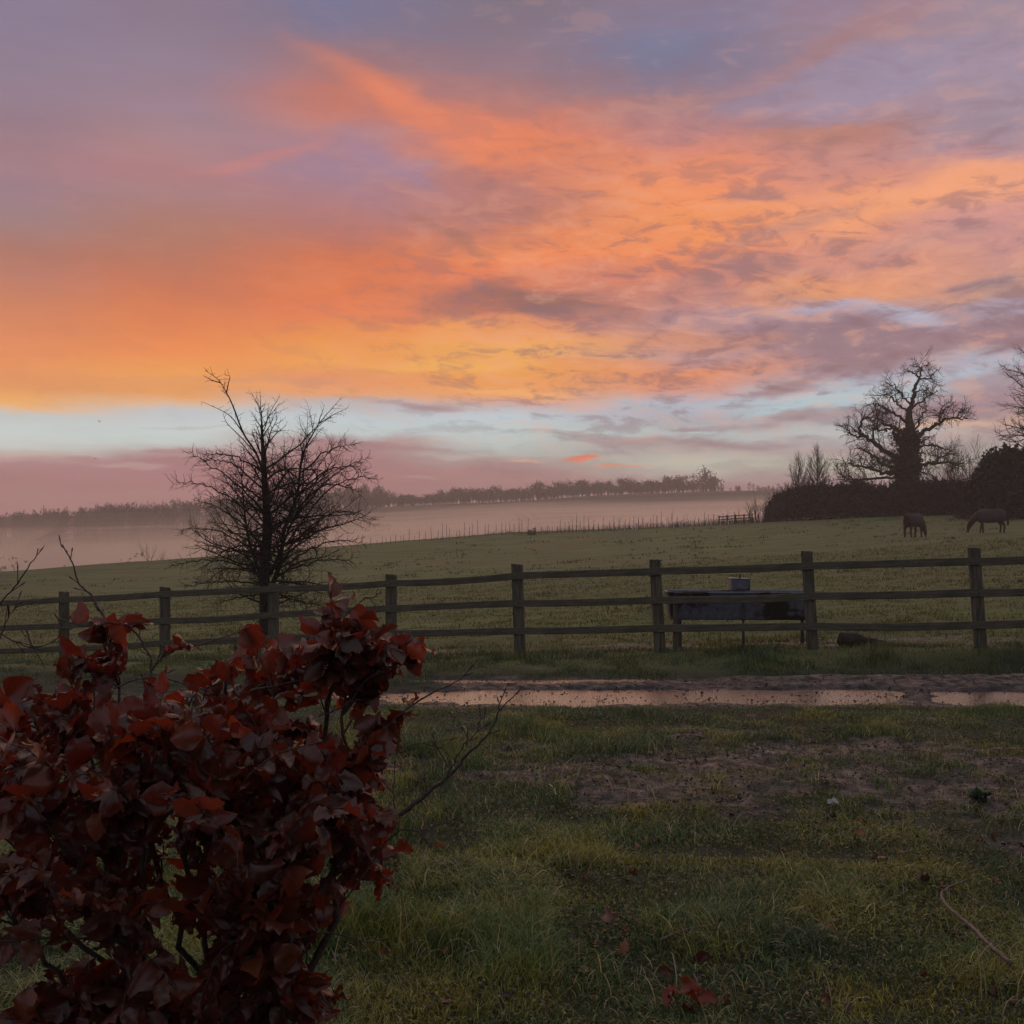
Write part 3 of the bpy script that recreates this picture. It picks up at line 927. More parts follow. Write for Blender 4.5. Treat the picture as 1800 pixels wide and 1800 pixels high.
for pts, r0, r1, dy in limbs:
    n = len(pts)
    P = spline([op(x, y, dy * i / (n - 1) * 1.6) for i, (x, y) in enumerate(pts)], 5)
    P = P + np.concatenate([[np.zeros(3)], rng.normal(size=(len(P) - 1, 3)) * .10])
    R = np.linspace(r0 * U * .82, r1 * U * .7, len(P))
    cr.add(P, R, 6)
    Ltot = np.linalg.norm(np.diff(P, axis=0), axis=1).sum()
    cnt = int(Ltot * 2.6)
    for j in range(cnt):
        u = .22 + .78 * (j + rng.uniform(0, 1)) / cnt
        i = min(len(P) - 2, int(u * (len(P) - 1)))
        d0 = unit(P[i + 1] - P[i]); a = math.radians(rng.uniform(30, 80))
        nd = unit(d0 * math.cos(a) + rand_perp(d0, rng) * math.sin(a) + np.array([0, 0, .15]))
        grow(cr, P[i], nd, rng.uniform(.9, 2.5) * (1.15 - .4 * u), min(.042, R[i] * .55), 2, O_ST, rng)
cr.build('crown', MAT['bark_oak'], oak)


# --- leaf clouds: many small leaf faces
def leaf_cloud(n, pts, size, hue, rng, flat=0.0, jitter=(.75, 1.3), fold=.25):
    """n leaf-sized diamond faces at the given points; hue(rng,n)->rgb."""
    p = pts
    n = len(p)
    ax = rng.normal(size=(n, 3)); ax[:, 2] *= (1 - flat); ax /= np.linalg.norm(ax, axis=1, keepdims=True)
    b = rng.normal(size=(n, 3)); b -= ax * (ax * b).sum(1, keepdims=True); b /= np.linalg.norm(b, axis=1, keepdims=True)
    c = np.cross(ax, b)
    s = size * rng.uniform(jitter[0], jitter[1], (n, 1))
    v0 = p - ax * s; v1 = p + b * s * .6 + c * s * fold; v2 = p + ax * s; v3 = p - b * s * .6 + c * s * fold
    V = np.stack([v0, v1, v2, v3], 1).reshape(-1, 3)
    k = np.arange(n)[:, None] * 4
    T = np.concatenate([k + [0, 1, 2], k + [0, 2, 3]], 1).reshape(-1, 3)
    C = np.repeat(hue(rng, n), 4, 0)
    return V, T, C


def hue_fn(*cols):
    cols = np.array(cols)
    def f(rng, n):
        w = rng.dirichlet(np.ones(len(cols)) * .6, n)
        return (w @ cols) * rng.uniform(.7, 1.25, (n, 1))
    return f


n = 9000
u = rng.beta(1.4, 1.5, n)
i = np.clip((u * .47 * (len(tk) - 1)).astype(int), 0, len(tk) - 2)
base = tk[i] + (tk[i + 1] - tk[i]) * rng.uniform(0, 1, (n, 1))
az = rng.uniform(0, 6.28, n)
rad = tkr[i] * .92 + np.abs(rng.normal(size=n)) * .22 * (0.5 + vnoise(az * 1.6, base[:, 2] * 1.1, 3) * 1.2)
pts = base + np.stack([np.cos(az) * rad, np.sin(az) * rad, rng.normal(size=n) * .15], 1)
ex = []
for pts_, r0, r1, dy in [limbs[q_] for q_ in (0, 3, 4, 7, 12)]:
    k_ = 160
    a_ = op(*pts_[0]); b_ = op(*pts_[1], dy * .4)
    uu = rng.beta(1, 1.8, k_)[:, None]
    ex.append(a_ + (b_ - a_) * uu + rng.normal(size=(k_, 3)) * (.28 * (1.1 - uu)))
pts = np.concatenate([pts] + ex)
V, T, C = leaf_cloud(0, pts, .16, hue_fn((.020, .028, .012), (.032, .036, .018), (.014, .018, .010)), rng)
link('ivy', mesh_from('ivy', V, None, T, C), MAT['ivy'], oak)

# --- slim young trees, scrub and the tree at the right edge
S_ST = [
    dict(seg=.4, wig=.06, up=.25, k=5, dens=5.0, ang=(22, 42), len=(.30, .48), rr=.45, tip=.12, **{'from': .22}, minlen=.6),
    dict(seg=.25, wig=.09, up=.30, k=3, dens=5.5, ang=(20, 42), len=(.28, .48), rr=.5, tip=.3, **{'from': .2}, minlen=.35),
    dict(seg=.2, wig=.1, up=.2, k=3, dens=5.0, ang=(20, 45), len=(.35, .55), rr=.6, tip=.5, **{'from': .2}, minlen=.2),
    dict(seg=.2, wig=.12, up=.1, k=3, dens=0, ang=(20, 40), len=(.3, .5), rr=.8, tip=.6, **{'from': .2}, rmin=.015),
]


def slim_tree(px, pyt, Y, seed, label, lean=0.0, r=.13):
    g = np.random.default_rng(seed)
    x = at(px, 900, Y).x; z = gz(x, Y)
    H = at(px, pyt, Y).z - z
    e = empty('young_tree', (x, Y, z))
    tag(e, label, 'tree', 'slim young trees by the hedge')
    tb = Tubes(); st = [dict(s) for s in S_ST]
    n = 16
    P = np.stack([lean * np.linspace(0, 1, n) + g.normal(size=n) * .03, g.normal(size=n) * .03, np.linspace(-.4, H, n)], 1)
    R = np.linspace(r, .012, n)
    tb.add(P, R, 6)
    tb.build('trunk', MAT['bark_far'], e)
    c = Tubes()
    for j in range(52):
        u = .34 + .64 * j / 52
        i = int(u * (n - 1)); az = j * 2.4 + g.normal() * .3
        rise = np.interp(u, [.36, .6, 1], [.75, 1.3, 2.6])
        grow(c, P[i], unit(np.array([math.cos(az), math.sin(az), rise])), H * np.interp(u, [.36, .6, 1], [.34, .34, .12]) * g.uniform(.75, 1.1), R[i] * .45, 1, S_ST, g)
    c.build('crown', MAT['bark_far'], e)
    return e


slim_tree(1437, 784, 112, 21, 'taller right-hand one of two slim bare young trees behind the hedge end', 0, .14)
slim_tree(1404, 798, 113, 22, 'shorter left-hand one of two slim bare young trees behind the hedge end', 0, .11)

C_ST = [
    dict(seg=.4, wig=.10, up=.30, k=4, dens=3.2, ang=(18, 40), len=(.3, .5), rr=.5, tip=.25, **{'from': .25}, minlen=.6),
    dict(seg=.3, wig=.12, up=.25, k=3, dens=2.6, ang=(20, 45), len=(.3, .5), rr=.55, tip=.4, **{'from': .2}, minlen=.35),
    dict(seg=.25, wig=.15, up=.1, k=3, dens=0, ang=(20, 45), len=(.3, .5), rr=.6, tip=.5, **{'from': .2}, rmin=.019),
]


def coppice(name, label, px0, px1, pyt, Y, n, seed, group=None, r=.04, cat='shrub', spread=.25):
    g = np.random.default_rng(seed)
    xc = at((px0 + px1) / 2, 900, Y).x; z = gz(xc, Y)
    hw = (px1 - px0) / 2 / F * Y
    H = at(px0, pyt, Y).z - z
    c = Tubes()
    for j in range(n):
        x = g.uniform(-hw, hw) * .8
        d = unit(np.array([x / hw * spread + g.normal() * .12, g.normal() * .15, 1]))
        L = H * g.uniform(.62, 1.02)
        grow(c, np.array([x, g.normal() * .8, -.2]), d, L, r * g.uniform(.7, 1.2), 0, C_ST, g)
    return tag(link(name, c.mesh(name), MAT['bark_far'], None, (xc, Y, z)), label, cat, group)


coppice('coppiced_scrub', 'clump of tall thin leafless saplings between the oak and the dark evergreen bush', 1655, 1765, 768, 99, 26, 31)
coppice('leafless_shrub', 'small leafless shrub at the left end of the dark hedge, beside the far rail fence', 1318, 1368, 872, 103, 34, 33, None, .045, 'shrub', .5)

# tree at the right edge: trunk just outside the frame, long side limbs reaching in
rng = np.random.default_rng(13)
RY = 84.0
rx_ = at(1868, 900, RY).x; rz_ = gz(rx_, RY)
ash = empty('bare_tree', (rx_, RY, rz_))
tag(ash, 'bare broad tree at the right edge of the view above the dark evergreen bush', 'tree')
HH = at(1868, 560, RY).z - rz_
R_ST = [
    dict(seg=.5, wig=.13, up=.10, k=6, dens=2.3, ang=(25, 60), len=(.28, .5), rr=.45, tip=.15, **{'from': .2}, minlen=.9),
    dict(seg=.3, wig=.16, up=.14, k=4, dens=3.2, ang=(25, 60), len=(.3, .5), rr=.5, tip=.3, **{'from': .15}, minlen=.5),
    dict(seg=.22, wig=.18, up=.14, k=3, dens=3.4, ang=(25, 60), len=(.35, .6), rr=.6, tip=.5, **{'from': .15}, minlen=.3),
    dict(seg=.2, wig=.16, up=.1, k=3, dens=0, ang=(25, 60), len=(.35, .6), rr=.7, tip=.6, **{'from': .2}, rmin=.017),
]
tb = Tubes(); n = 22
P = np.stack([rng.normal(size=n) * .06, rng.normal(size=n) * .06, np.linspace(-.5, HH, n)], 1)
R = np.linspace(.42, .03, n)
tb.add(P, R, 9); tb.build('trunk', MAT['bark_oak'], ash)
c = Tubes()
for j in range(40):
    u = .22 + .76 * j / 40
    i = int(u * (n - 1)); az = j * 2.4 + rng.normal() * .3
    L = np.interp(u, [.22, .45, .7, 1], [4.6, 4.9, 4.2, 1.5]) * rng.uniform(.85, 1.1)
    grow(c, P[i], unit(np.array([math.cos(az), math.sin(az), np.interp(u, [.2, .5, .8, 1], [-.02, .12, .5, 1.5])])), L, R[i] * .45, 0, R_ST, rng)
for px, py in ((1760, 640), (1766, 675), (1756, 720), (1762, 760), (1775, 655), (1790, 622), (1764, 795), (1778, 700)):
    tgt = at(px, py, RY + rng.uniform(-1, 1)); tgt = np.array([tgt.x - rx_, tgt.y - RY, tgt.z - rz_])
    h0 = max(2.5, tgt[2] - rng.uniform(.6, 1.6)); i = min(n - 1, int((h0 + .5) / (HH + .5) * (n - 1)))
    d = tgt - P[i]
    grow(c, P[i], unit(d - [0, 0, .3]), np.linalg.norm(d) * 1.02, R[i] * .45, 0, R_ST, rng)
c.build('crown', MAT['bark_oak'], ash)


# --- hedge and dark evergreen
def mass(name, label, cat, prof, depth, Y_of, n, size, hue, seed, twigs=0, twl=.8, parts=('foliage', 'stems')):
    """A dense shrubby mass. prof: list of (photo x, top y); Y_of(px) forward distance; soil from the land."""
    g = np.random.default_rng(seed)
    ps = np.array(prof, float)
    px = g.uniform(ps[0, 0], ps[-1, 0], n)
    Yc = np.array([Y_of(p) for p in px])
    yy = Yc + g.normal(size=n) * depth * .45
    X = (px - 900) / F * Yc
    topz = np.array([at(p, np.interp(p, ps[:, 0], ps[:, 1]), Y).z for p, Y in zip(px, Yc)])
    topz = topz + 1.5 * fbm(X / 1.9, yy / 1.9, seed, 4) + .7 * fbm(X / .35, yy / .35, seed + 5, 2)
    gz_ = land_z(X, yy)
    prof_d = np.clip(1 - ((yy - Yc) / (depth * 1.15)) ** 2, .12, 1)
    h = np.maximum(topz - gz_, .3) * prof_d
    u = 1 - g.beta(1.25, 1.8, n)
    Z = gz_ + h * u + g.normal(size=n) * .08
    c0 = np.array([X.mean(), Yc.mean(), gz_.mean()])
    pts = np.stack([X, yy, Z], 1) - c0
    V, T, C = leaf_cloud(0, pts, size, hue, g)
    e = empty(name, tuple(c0)); tag(e, label, cat)
    link(parts[0], mesh_from(parts[0], V, None, T, C), MAT['ivy'], e)
    if twigs:
        tb = Tubes()
        sel = g.integers(0, n, twigs)
        for s in sel:
            base = np.array([X[s], yy[s], gz_[s] + h[s] * g.uniform(.15, .95)]) - c0
            L = (h[s] * g.uniform(.1, .35) + g.uniform(0, .8)) * twl
            d = unit(np.array([g.normal() * .5, g.normal() * .4, 1]))
            P = base + np.outer(np.linspace(0, L, 5), d) + np.concatenate([[np.zeros(3)], g.normal(size=(4, 3)) * .05])
            tb.add(P, np.linspace(.030, .014, 5), 3, cap=False)
        tb.build(parts[1], MAT['bark_far'], e)
    return e


def hedge_Y(p): return np.interp(p, [1340, 1500, 1650, 1720, 1830], [104, 101, 96, 92, 86])


mass('hedge', 'long dark leafless hedge of bramble and thorn running along the top of the horse field', 'hedge',
     [(1348, 892), (1362, 868), (1380, 858), (1420, 856), (1470, 850), (1520, 853), (1560, 848), (1600, 850), (1650, 846), (1690, 838), (1725, 838), (1760, 846), (1830, 850)], 1.5, hedge_Y, 42000, .17,
     hue_fn((.030, .020, .016), (.042, .028, .022), (.022, .018, .014), (.026, .028, .014)), 51, 4200, 1.0)
mass('evergreen_bush', 'large dark rounded evergreen bush at the right edge behind the grazing horse', 'bush',
     [(1706, 868), (1716, 842), (1730, 812), (1745, 795), (1762, 786), (1785, 790), (1800, 782), (1830, 776), (1870, 786), (1900, 820)], 2.2, lambda p: 83.0, 26000, .16,
     hue_fn((.012, .016, .010), (.020, .022, .013), (.010, .011, .009)), 53)
# ------------------------------------------------------------------ far woods, ridge trees, mist
rng = np.random.default_rng(71)
MAT['far_leaf'] = leafy_mat('far_foliage', 0.8, 0.1, 0.05, (1, 1, 1))
FARHUE = hue_fn((.045, .034, .030), (.060, .046, .038), (.034, .030, .024))


def woods(name, label, x0, x1, y0, y1, n, hmin, hmax, seed):
    g = np.random.default_rng(seed)
    X = g.uniform(x0, x1, n); Y = y0 + (y1 - y0) * g.beta(1.3, .9, n)
    Z = land_z(X, Y)
    H = g.uniform(hmin, hmax, n) * (0.85 + .4 * vnoise(X / 9, Y / 9, 4))
    Vs, Ts, Cs, k = [], [], [], 0
    hue = FARHUE(g, n)
    for i in range(n):
        m_ = 60
        # twig fans: thin upright slivers filling a rounded crown, on a slim stem
        u = g.beta(2.2, 1.4, m_); w = H[i] * .24 * np.sin(np.clip(u, .05, 1) ** .8 * math.pi) ** .7
        az = g.uniform(0, 6.28, m_); rr = w * np.sqrt(g.uniform(0, 1, m_))
        c = np.stack([X[i] + rr * np.cos(az), Y[i] + rr * np.sin(az), Z[i] + H[i] * (.12 + .86 * u)], 1)
        L = H[i] * g.uniform(.06, .13, m_); lean = g.normal(size=(m_, 2)) * .35
        wd = g.uniform(.10, .24, m_)
        th = g.uniform(0, 3.14, m_)
        off = np.stack([np.cos(th) * wd, np.sin(th) * wd, np.zeros(m_)], 1)
        top = c + np.stack([lean[:, 0] * L, lean[:, 1] * L, L], 1)
        V = np.stack([c - off, c + off, top], 1).reshape(-1, 3)
        st = np.array([[X[i] - .2, Y[i], Z[i] - .5], [X[i] + .2, Y[i], Z[i] - .5], [X[i], Y[i], Z[i] + H[i] * .9]])
        V = np.concatenate([V, st])
        Vs.append(V); Ts.append(np.arange(len(V)).reshape(-1, 3) + k); k += len(V)
        Cs.append(np.repeat(hue[i][None] * g.uniform(.85, 1.15), len(V), 0))
    return tag(link(name, mesh_from(name, np.concatenate(Vs), None, np.concatenate(Ts), np.concatenate(Cs), smooth=False), MAT['far_leaf']), label, 'woods', kind='stuff')


woods('far_woods', 'dense bare woodland on the misty far hillside at the left', -330, -62, 385, 522, 1500, 8.0, 11.0, 72)


def ridge_proto(g, kind):
    """A small wind-shaped hedgerow tree: short bare stem under a ragged flat crown."""
    H = 6.0
    tb_V, tb_T, C = [], [], []
    stem = Tubes()
    P = np.stack([np.cumsum(g.normal(size=6) * .12), np.zeros(6), np.linspace(-.5, H * .8, 6)], 1)
    stem.add(P, np.linspace(.22, .08, 6), 5)
    for j in range(7):
        az = g.uniform(0, 6.28)
        grow(stem, P[3 + j % 3], unit(np.array([math.cos(az), math.sin(az), .7])), g.uniform(1.2, 2.2), .07, 1, C_ST, g)
    n = 620 if kind != 2 else 320
    nb_ = 9
    cen = np.stack([g.normal(size=nb_) * 1.1, g.normal(size=nb_) * .9, H * g.uniform(.26, .86, nb_)], 1)
    pts = cen[g.integers(0, nb_, n)] + g.normal(size=(n, 3)) * [.75, .75, .55]
    V, T, Cc = leaf_cloud(0, pts, .26, hue_fn((.036, .034, .026), (.048, .040, .032)), g)
    e = empty('ridge_tree', (0, 0, 0))
    stem.build('trunk', MAT['bark_far'], e)
    link('crown', mesh_from('crown', V, None, T, Cc, smooth=False), MAT['far_leaf'], e)
    return e


protos = [ridge_proto(np.random.default_rng(80 + k), k % 3) for k in range(6)]
k = 0
px = 622.0
while px < 1262:
    Y = 522 + rng.uniform(-5, 5)
    x = (px - 900) / F * Y
    o = protos[k] if k < 6 else copy_tree(protos[k % 6])
    o.location = (x, Y, gz(x, Y))
    s = rng.uniform(.95, 1.55) * (0.82 if px < 760 else 1.0)
    if abs(px - 1238) < 8: s *= 1.5
    o.scale = (s * rng.uniform(.9, 1.2), s, s)
    o.rotation_euler = (0, 0, rng.uniform(0, 6.28))
    tag(o, 'small dark wind-shaped tree in the line along the far misty hill crest', 'tree', 'trees along the far ridge')
    k += 1
    px += rng.uniform(4.6, 8.2) if px < 1200 else rng.uniform(9, 16)
# a thicker clump further right, seen over the hedge end
woods('far_thicket', 'low thicket along the foot of the tree line on the far misty ridge', -82, 104, 508, 522, 330, 2.6, 4.6, 76)
woods('far_copse', 'low far copse on the skyline of the misty hill, left of the hedge end', 100, 152, 540, 560, 60, 3.0, 5.0, 75)

# trees and bushes standing in the mist of the valley
def mist_tree(label, px, pyt, pyb, Y, seed, kind):
    g = np.random.default_rng(seed)
    x = at(px, pyb, Y).x; z = gz(x, Y)
    H = at(px, pyt, Y).z - z
    if kind == 'bare':
        c = Tubes()
        P = np.stack([np.cumsum(g.normal(size=8) * .1), np.zeros(8), np.linspace(-.3, H * .8, 8)], 1)
        c.add(P, np.linspace(.2, .05, 8), 5)
        for j in range(16):
            az = j * 2.4
            grow(c, P[3 + j % 5], unit(np.array([math.cos(az), math.sin(az), .8])), H * g.uniform(.22, .36), .06, 0, C_ST, g)
        o = link('valley_tree', c.mesh('valley_tree'), MAT['bark_far'], None, (x, Y, z))
        return tag(o, label, 'tree')
    n = 900
    nb_ = 9
    cen = np.stack([g.normal(size=nb_) * H * .45, g.normal(size=nb_) * H * .3, H * g.uniform(.3, .8, nb_)], 1)
    pts = cen[g.integers(0, nb_, n)] + g.normal(size=(n, 3)) * [H * .16, H * .16, H * .12]
    V, T, C = leaf_cloud(0, pts, .35, FARHUE, g)
    return tag(link('valley_bush', mesh_from('valley_bush', V, None, T, C, smooth=False), MAT['far_leaf'], None, (x, Y, z)), label, 'bush')


mist_tree('bare small tree standing faint in the valley mist left of the hawthorn', 268, 966, 1000, 135, 91, 'bare')
mist_tree('big blurred bush in the valley mist at the far left edge', 14, 975, 1030, 150, 92, 'bush')
mist_tree('faint low bush in the valley mist, just left of the bare misty tree', 238, 986, 1003, 140, 93, 'bush')
mist_tree('faint wide bush in the valley mist above the second fence post', 178, 992, 1012, 142, 94, 'bush')
mist_tree('small faint bush in the valley mist between the far left bush and the fence post', 70, 1008, 1022, 138, 95, 'bush')

# ------------------------------------------------------------------ haze and valley mist
m, nb, out = new_mat('haze_air')
pv = nb.n('ShaderNodeVolumePrincipled')
pv.inputs['Color'].default_value = (1.0, 0.90, 0.86, 1)
pv.inputs['Density'].default_value = 0.0009
pv.inputs['Anisotropy'].default_value = 0.4
nb.t.links.new(pv.outputs[0], out.inputs['Volume'])
bx = Boxes()
bx.box((0, 420, 8.0), (1500, 930, 54), bevel=0)
hz_ = bx.build('haze', m)
tag(hz_, 'thin even dusk haze in the air over the fields', 'haze', kind='stuff')


def mist_layer(name, label, dens, pys, seed):
    """A wedge of mist lying on the valley floor and up the far slope; pys gives the photo height of its top by heading."""
    xs = np.linspace(-420, 300, 61); ys = np.linspace(112, 515, 42)
    MX, MY = np.meshgrid(xs, ys)
    x = MX.ravel(); y = MY.ravel()
    y0 = crest_y(x) + 9
    yw = y0 + (y - ys[0]) / (ys[-1] - ys[0]) * (515 - y0)
    slope = (945 - np.interp(900 + 1800 * x / 450, [0, 600, 900, 1300, 1600], pys)) / 1800
    tp = CAM_Z + slope * yw + 4.0 * fbm(x / 60, yw / 110, seed, 3) * ss(y0, y0 + 120, yw)
    edge = ss(0, 60, x + 420) * ss(0, 60, 300 - x)
    base = np.minimum(land_z(x, yw) - 3.0, tp - .6)
    tp = np.maximum(base + .5, base + (tp - base) * edge)
    nx_, ny_ = len(xs), len(ys)
    V = np.concatenate([np.stack([x, yw, tp], 1), np.stack([x, yw, base], 1)])
    i = (np.arange(ny_ - 1)[:, None] * nx_ + np.arange(nx_ - 1)[None, :]).ravel()
    top_q = np.stack([i, i + 1, i + 1 + nx_, i + nx_], 1)
    N = nx_ * ny_
    bot_q = top_q[:, ::-1] + N
    side = []
    def strip(idx, flip):
        a = idx[:-1]; b = idx[1:]
        q = np.stack([a, b, b + N, a + N], 1)
        side.append(q if flip else q[:, ::-1])
    strip(np.arange(nx_), False); strip(np.arange(nx_) + (ny_ - 1) * nx_, True)
    strip(np.arange(ny_) * nx_, True); strip(np.arange(ny_) * nx_ + nx_ - 1, False)
    me = mesh_from(name, V, np.concatenate([top_q, bot_q] + side))
    m, nb, out = new_mat(name + '_air')
    pv = nb.n('ShaderNodeVolumePrincipled')
    pv.inputs['Color'].default_value = (1.0, 0.85, 0.77, 1)
    pv.inputs['Density'].default_value = dens
    pv.inputs['Anisotropy'].default_value = 0.45
    nb.t.links.new(pv.outputs[0], out.inputs['Volume'])
    return tag(link(name, me, m), label, 'mist', kind='stuff')


_lo = np.array([1020, 964, 934, 906, 893]); _hi = np.array([982, 918, 886, 868, 860])
for k_ in range(7):
    f_ = k_ / 6
    mist_layer('mist', 'pink mist lying low in the valley beyond the field', .0022 * (1 - f_) ** .5 + .0014, list(_lo + (_hi - _lo) * f_ ** .9), 61 + k_)
# ------------------------------------------------------------------ post and rail fence
rnd = random.Random(4)
x0_, y0_ = FENCE[5]; x1_, y1_ = FENCE[12]
fd = Vector((x1_ - x0_, y1_ - y0_, 0)).normalized()          # along the fence
fn = Vector((fd.y, -fd.x, 0))                                 # towards the camera
if fn.y > 0: fn = -fn
fang = math.atan2(fd.y, fd.x)
fo = Vector((FENCE[8][0], FENCE[8][1], 0))
fence = empty('rail_fence', (fo.x, fo.y, gz(fo.x, fo.y)))
tag(fence, 'weathered wooden three-rail post fence running across the edge of the pasture', 'fence')
FO = Vector(fence.location)


def rail_z(pys):
    zs = []
    for i in range(8):
        zs.append(at(FENCE_PX[i], pys[i], FENCE[i + 5][1]).z)
    base = [float(field_z(*FENCE[k])) for k in range(len(FENCE))]
    off0 = zs[0] - base[5]; off1 = zs[-1] - base[12]
    zs = [base[k] + off0 for k in range(5)] + zs + [base[k] + off1 for k in range(13, len(FENCE))]
    return zs


tops = rail_z(FENCE_TOP)
PW, PD = .150, .085
for i, (x, y) in enumerate(FENCE):
    zt = tops[i]
    zb = gz(x, y) - .35
    b = Boxes()
    lean = rnd.uniform(-.012, .012) - (.048 if 9 <= i <= 13 else .012)
    rot = Euler((rnd.uniform(-.01, .01), lean, fang + rnd.uniform(-.05, .05)))
    b.box((0, 0, (zt + zb) / 2), (PW * rnd.uniform(.96, 1.04), PD, zt - zb), rot, .009, .003, rnd)
    # worn, slightly sloped top
    for v in b.bm.verts:
        v.co.x += x - FO.x; v.co.y += y - FO.y; v.co.z -= FO.z
        if v.co.z > zt - FO.z - .03:
            v.co.z += (v.co.x - (x - FO.x)) * rnd.choice((-.10, -.12, -.08))
    b.build('post', MAT['post'], fence)
RH, RT = .098, .038
for pys in (FENCE_R1, FENCE_R2, FENCE_R3):
    zs = rail_z(pys)
    for i in range(len(FENCE) - 1):
        a = Vector((*FENCE[i], zs[i])); c = Vector((*FENCE[i + 1], zs[i + 1]))
        off = fn * (PD / 2 + RT / 2 - .012)
        a = a + off + Vector((0, 0, rnd.uniform(-.006, .006))); c = c + off + Vector((0, 0, rnd.uniform(-.006, .006)))
        d = (c - a); L = d.length - .004; d.normalize()
        n = 9
        bm = bmesh.new()
        bow = rnd.uniform(-.014, .014); sag = rnd.uniform(-.024, .010)
        rings = []
        for k in range(n):
            t = k / (n - 1)
            p_ = d * ((t - .5) * L) + fn * (bow * math.sin(t * math.pi)) + Vector((0, 0, sag * math.sin(t * math.pi)))
            hh = RH / 2 * rnd.uniform(.965, 1.03); tt = RT / 2
            e = .006
            ring = []
            for (sx, sz) in ((-1, -1 + e / hh), (-1 + e / tt, -1), (1 - e / tt, -1), (1, -1 + e / hh), (1, 1 - e / hh), (1 - e / tt, 1), (-1 + e / tt, 1), (-1, 1 - e / hh)):
                ring.append(bm.verts.new(p_ + fn * (sx * tt) + Vector((0, 0, sz * hh))))
            rings.append(ring)
        for k in range(n - 1):
            for q in range(8):
                bm.faces.new((rings[k][q], rings[k][(q + 1) % 8], rings[k + 1][(q + 1) % 8], rings[k + 1][q]))
        bm.faces.new(rings[0][::-1]); bm.faces.new(rings[-1])
        bmesh.ops.recalc_face_normals(bm, faces=bm.faces)
        me = bpy.data.meshes.new('rail')
        # local frame: x along the rail so that the grain follows it
        R_ = Matrix((d, Vector((0, 0, 1)).cross(d).normalized(), d.cross(Vector((0, 0, 1)).cross(d)).normalized())).transposed().to_4x4()
        bm.transform(R_.inverted())
        bm.to_mesh(me); bm.free()
        r_ = link('rail', me, MAT['rail'], fence)
        r_.matrix_local = Matrix.Translation((a + c) / 2 - FO) @ R_

# ------------------------------------------------------------------ water trough
m, nb, out = new_mat('galvanised_trough')
co = nb.n('ShaderNodeTexCoord').outputs['Object']
t1 = nb.noise(co, 1.6, 5, 0.6, 0.3)[0]; t2 = nb.noise(co, 14, 5, 0.6)[0]
mp = nb.n('ShaderNodeMapping'); nb.put(mp.inputs[0], co); mp.inputs[3].default_value = (5, 5, .6)
t3 = nb.noise(mp.outputs[0], 4, 4, 0.6)[0]
c = nb.mix(nb.map(t2, 0.3, 0.7), (0.085, 0.090, 0.120, 1), (0.140, 0.148, 0.190, 1))
c = nb.mix(nb.map(t1, 0.47, 0.53), c, (0.020, 0.017, 0.016, 1))
c = nb.mix(nb.m('MULTIPLY', nb.map(t3, 0.55, 0.7), 0.4), c, (0.05, 0.04, 0.035, 1))
principled(nb, out, c, nb.map(t2, .3, .7, .42, .62), 0.5, t2, 0.2, 0.004, metal=0.25)
MAT['trough'] = m
m, nb, out = new_mat('trough_iron')
co = nb.n('ShaderNodeTexCoord').outputs['Object']
t2 = nb.noise(co, 20, 5, 0.6)[0]
principled(nb, out, nb.mix(nb.map(t2, .35, .65), (0.028, 0.028, 0.034, 1), (0.065, 0.060, 0.060, 1)), 0.6, 0.4, t2, .3, .004, metal=.2)
MAT['iron'] = m

TY = 14.55
tl = at(1172, 1062, TY); trr = at(1424, 1062, TY - .05)
tc_ = (tl + trr) / 2
ztop = at(1300, 1039, TY).z; zbot = at(1300, 1088, TY).z
tg = gz(tc_.x, TY)
tro = empty('water_trough', (tc_.x, TY, tg), math.radians(-1.5))
tag(tro, 'long galvanised water trough on legs with a small valve box, behind the fence rails', 'trough')
TL = (trr - tl).length; TH = ztop - zbot; zb_ = zbot - tg
bm = bmesh.new()


def stadium(L, Wd, z, n=8, r=.10):
    vs = []
    for cx, cy2, a0 in ((L / 2 - r, Wd / 2 - r, 0), (-L / 2 + r, Wd / 2 - r, 90), (-L / 2 + r, -Wd / 2 + r, 180), (L / 2 - r, -Wd / 2 + r, 270)):
        for k in range(n + 1):
            a = math.radians(a0 + 90 * k / n)
            vs.append(bm.verts.new((cx + r * math.cos(a), cy2 + r * math.sin(a), z)))
    return vs


WD = .50
outer = [stadium(TL - .10, WD - .14, zb_, r=.05), stadium(TL - .07, WD - .11, zb_ + .012, r=.06), stadium(TL - .065, WD - .10, zb_ + .03, r=.06), stadium(TL, WD, zb_ + TH - .02, r=.08)]
inner = [stadium(TL - .012, WD - .012, zb_ + TH - .02, r=.08), stadium(TL - .07, WD - .10, zb_ + .05, r=.06), stadium(TL - .14, WD - .16, zb_ + .02, r=.06)]
rings = outer + inner
for a, b_ in zip(rings[:-1], rings[1:]):
    for k in range(len(a)):
        bm.faces.new((a[k], a[(k + 1) % len(a)], b_[(k + 1) % len(a)], b_[k]))
bm.faces.new(rings[0][::-1]); bm.faces.new(rings[-1])
bmesh.ops.recalc_face_normals(bm, faces=bm.faces)
me = bpy.data.meshes.new('basin'); bm.to_mesh(me); bm.free()
link('basin', me, MAT['trough'], tro)
rim = Tubes()
pr = []
for cx, cy2, a0 in ((TL / 2 - .1, WD / 2 - .1, 0), (-TL / 2 + .1, WD / 2 - .1, 90), (-TL / 2 + .1, -WD / 2 + .1, 180), (TL / 2 - .1, -WD / 2 + .1, 270)):
    for k in range(7):
        a = math.radians(a0 + 90 * k / 6); pr.append((cx + .1 * math.cos(a), cy2 + .1 * math.sin(a), zb_ + TH - .012))
pr.append(pr[0])
rim.add(pr, [.017] * len(pr), 8, cap=False)
rim.build('rim', MAT['trough'], tro)
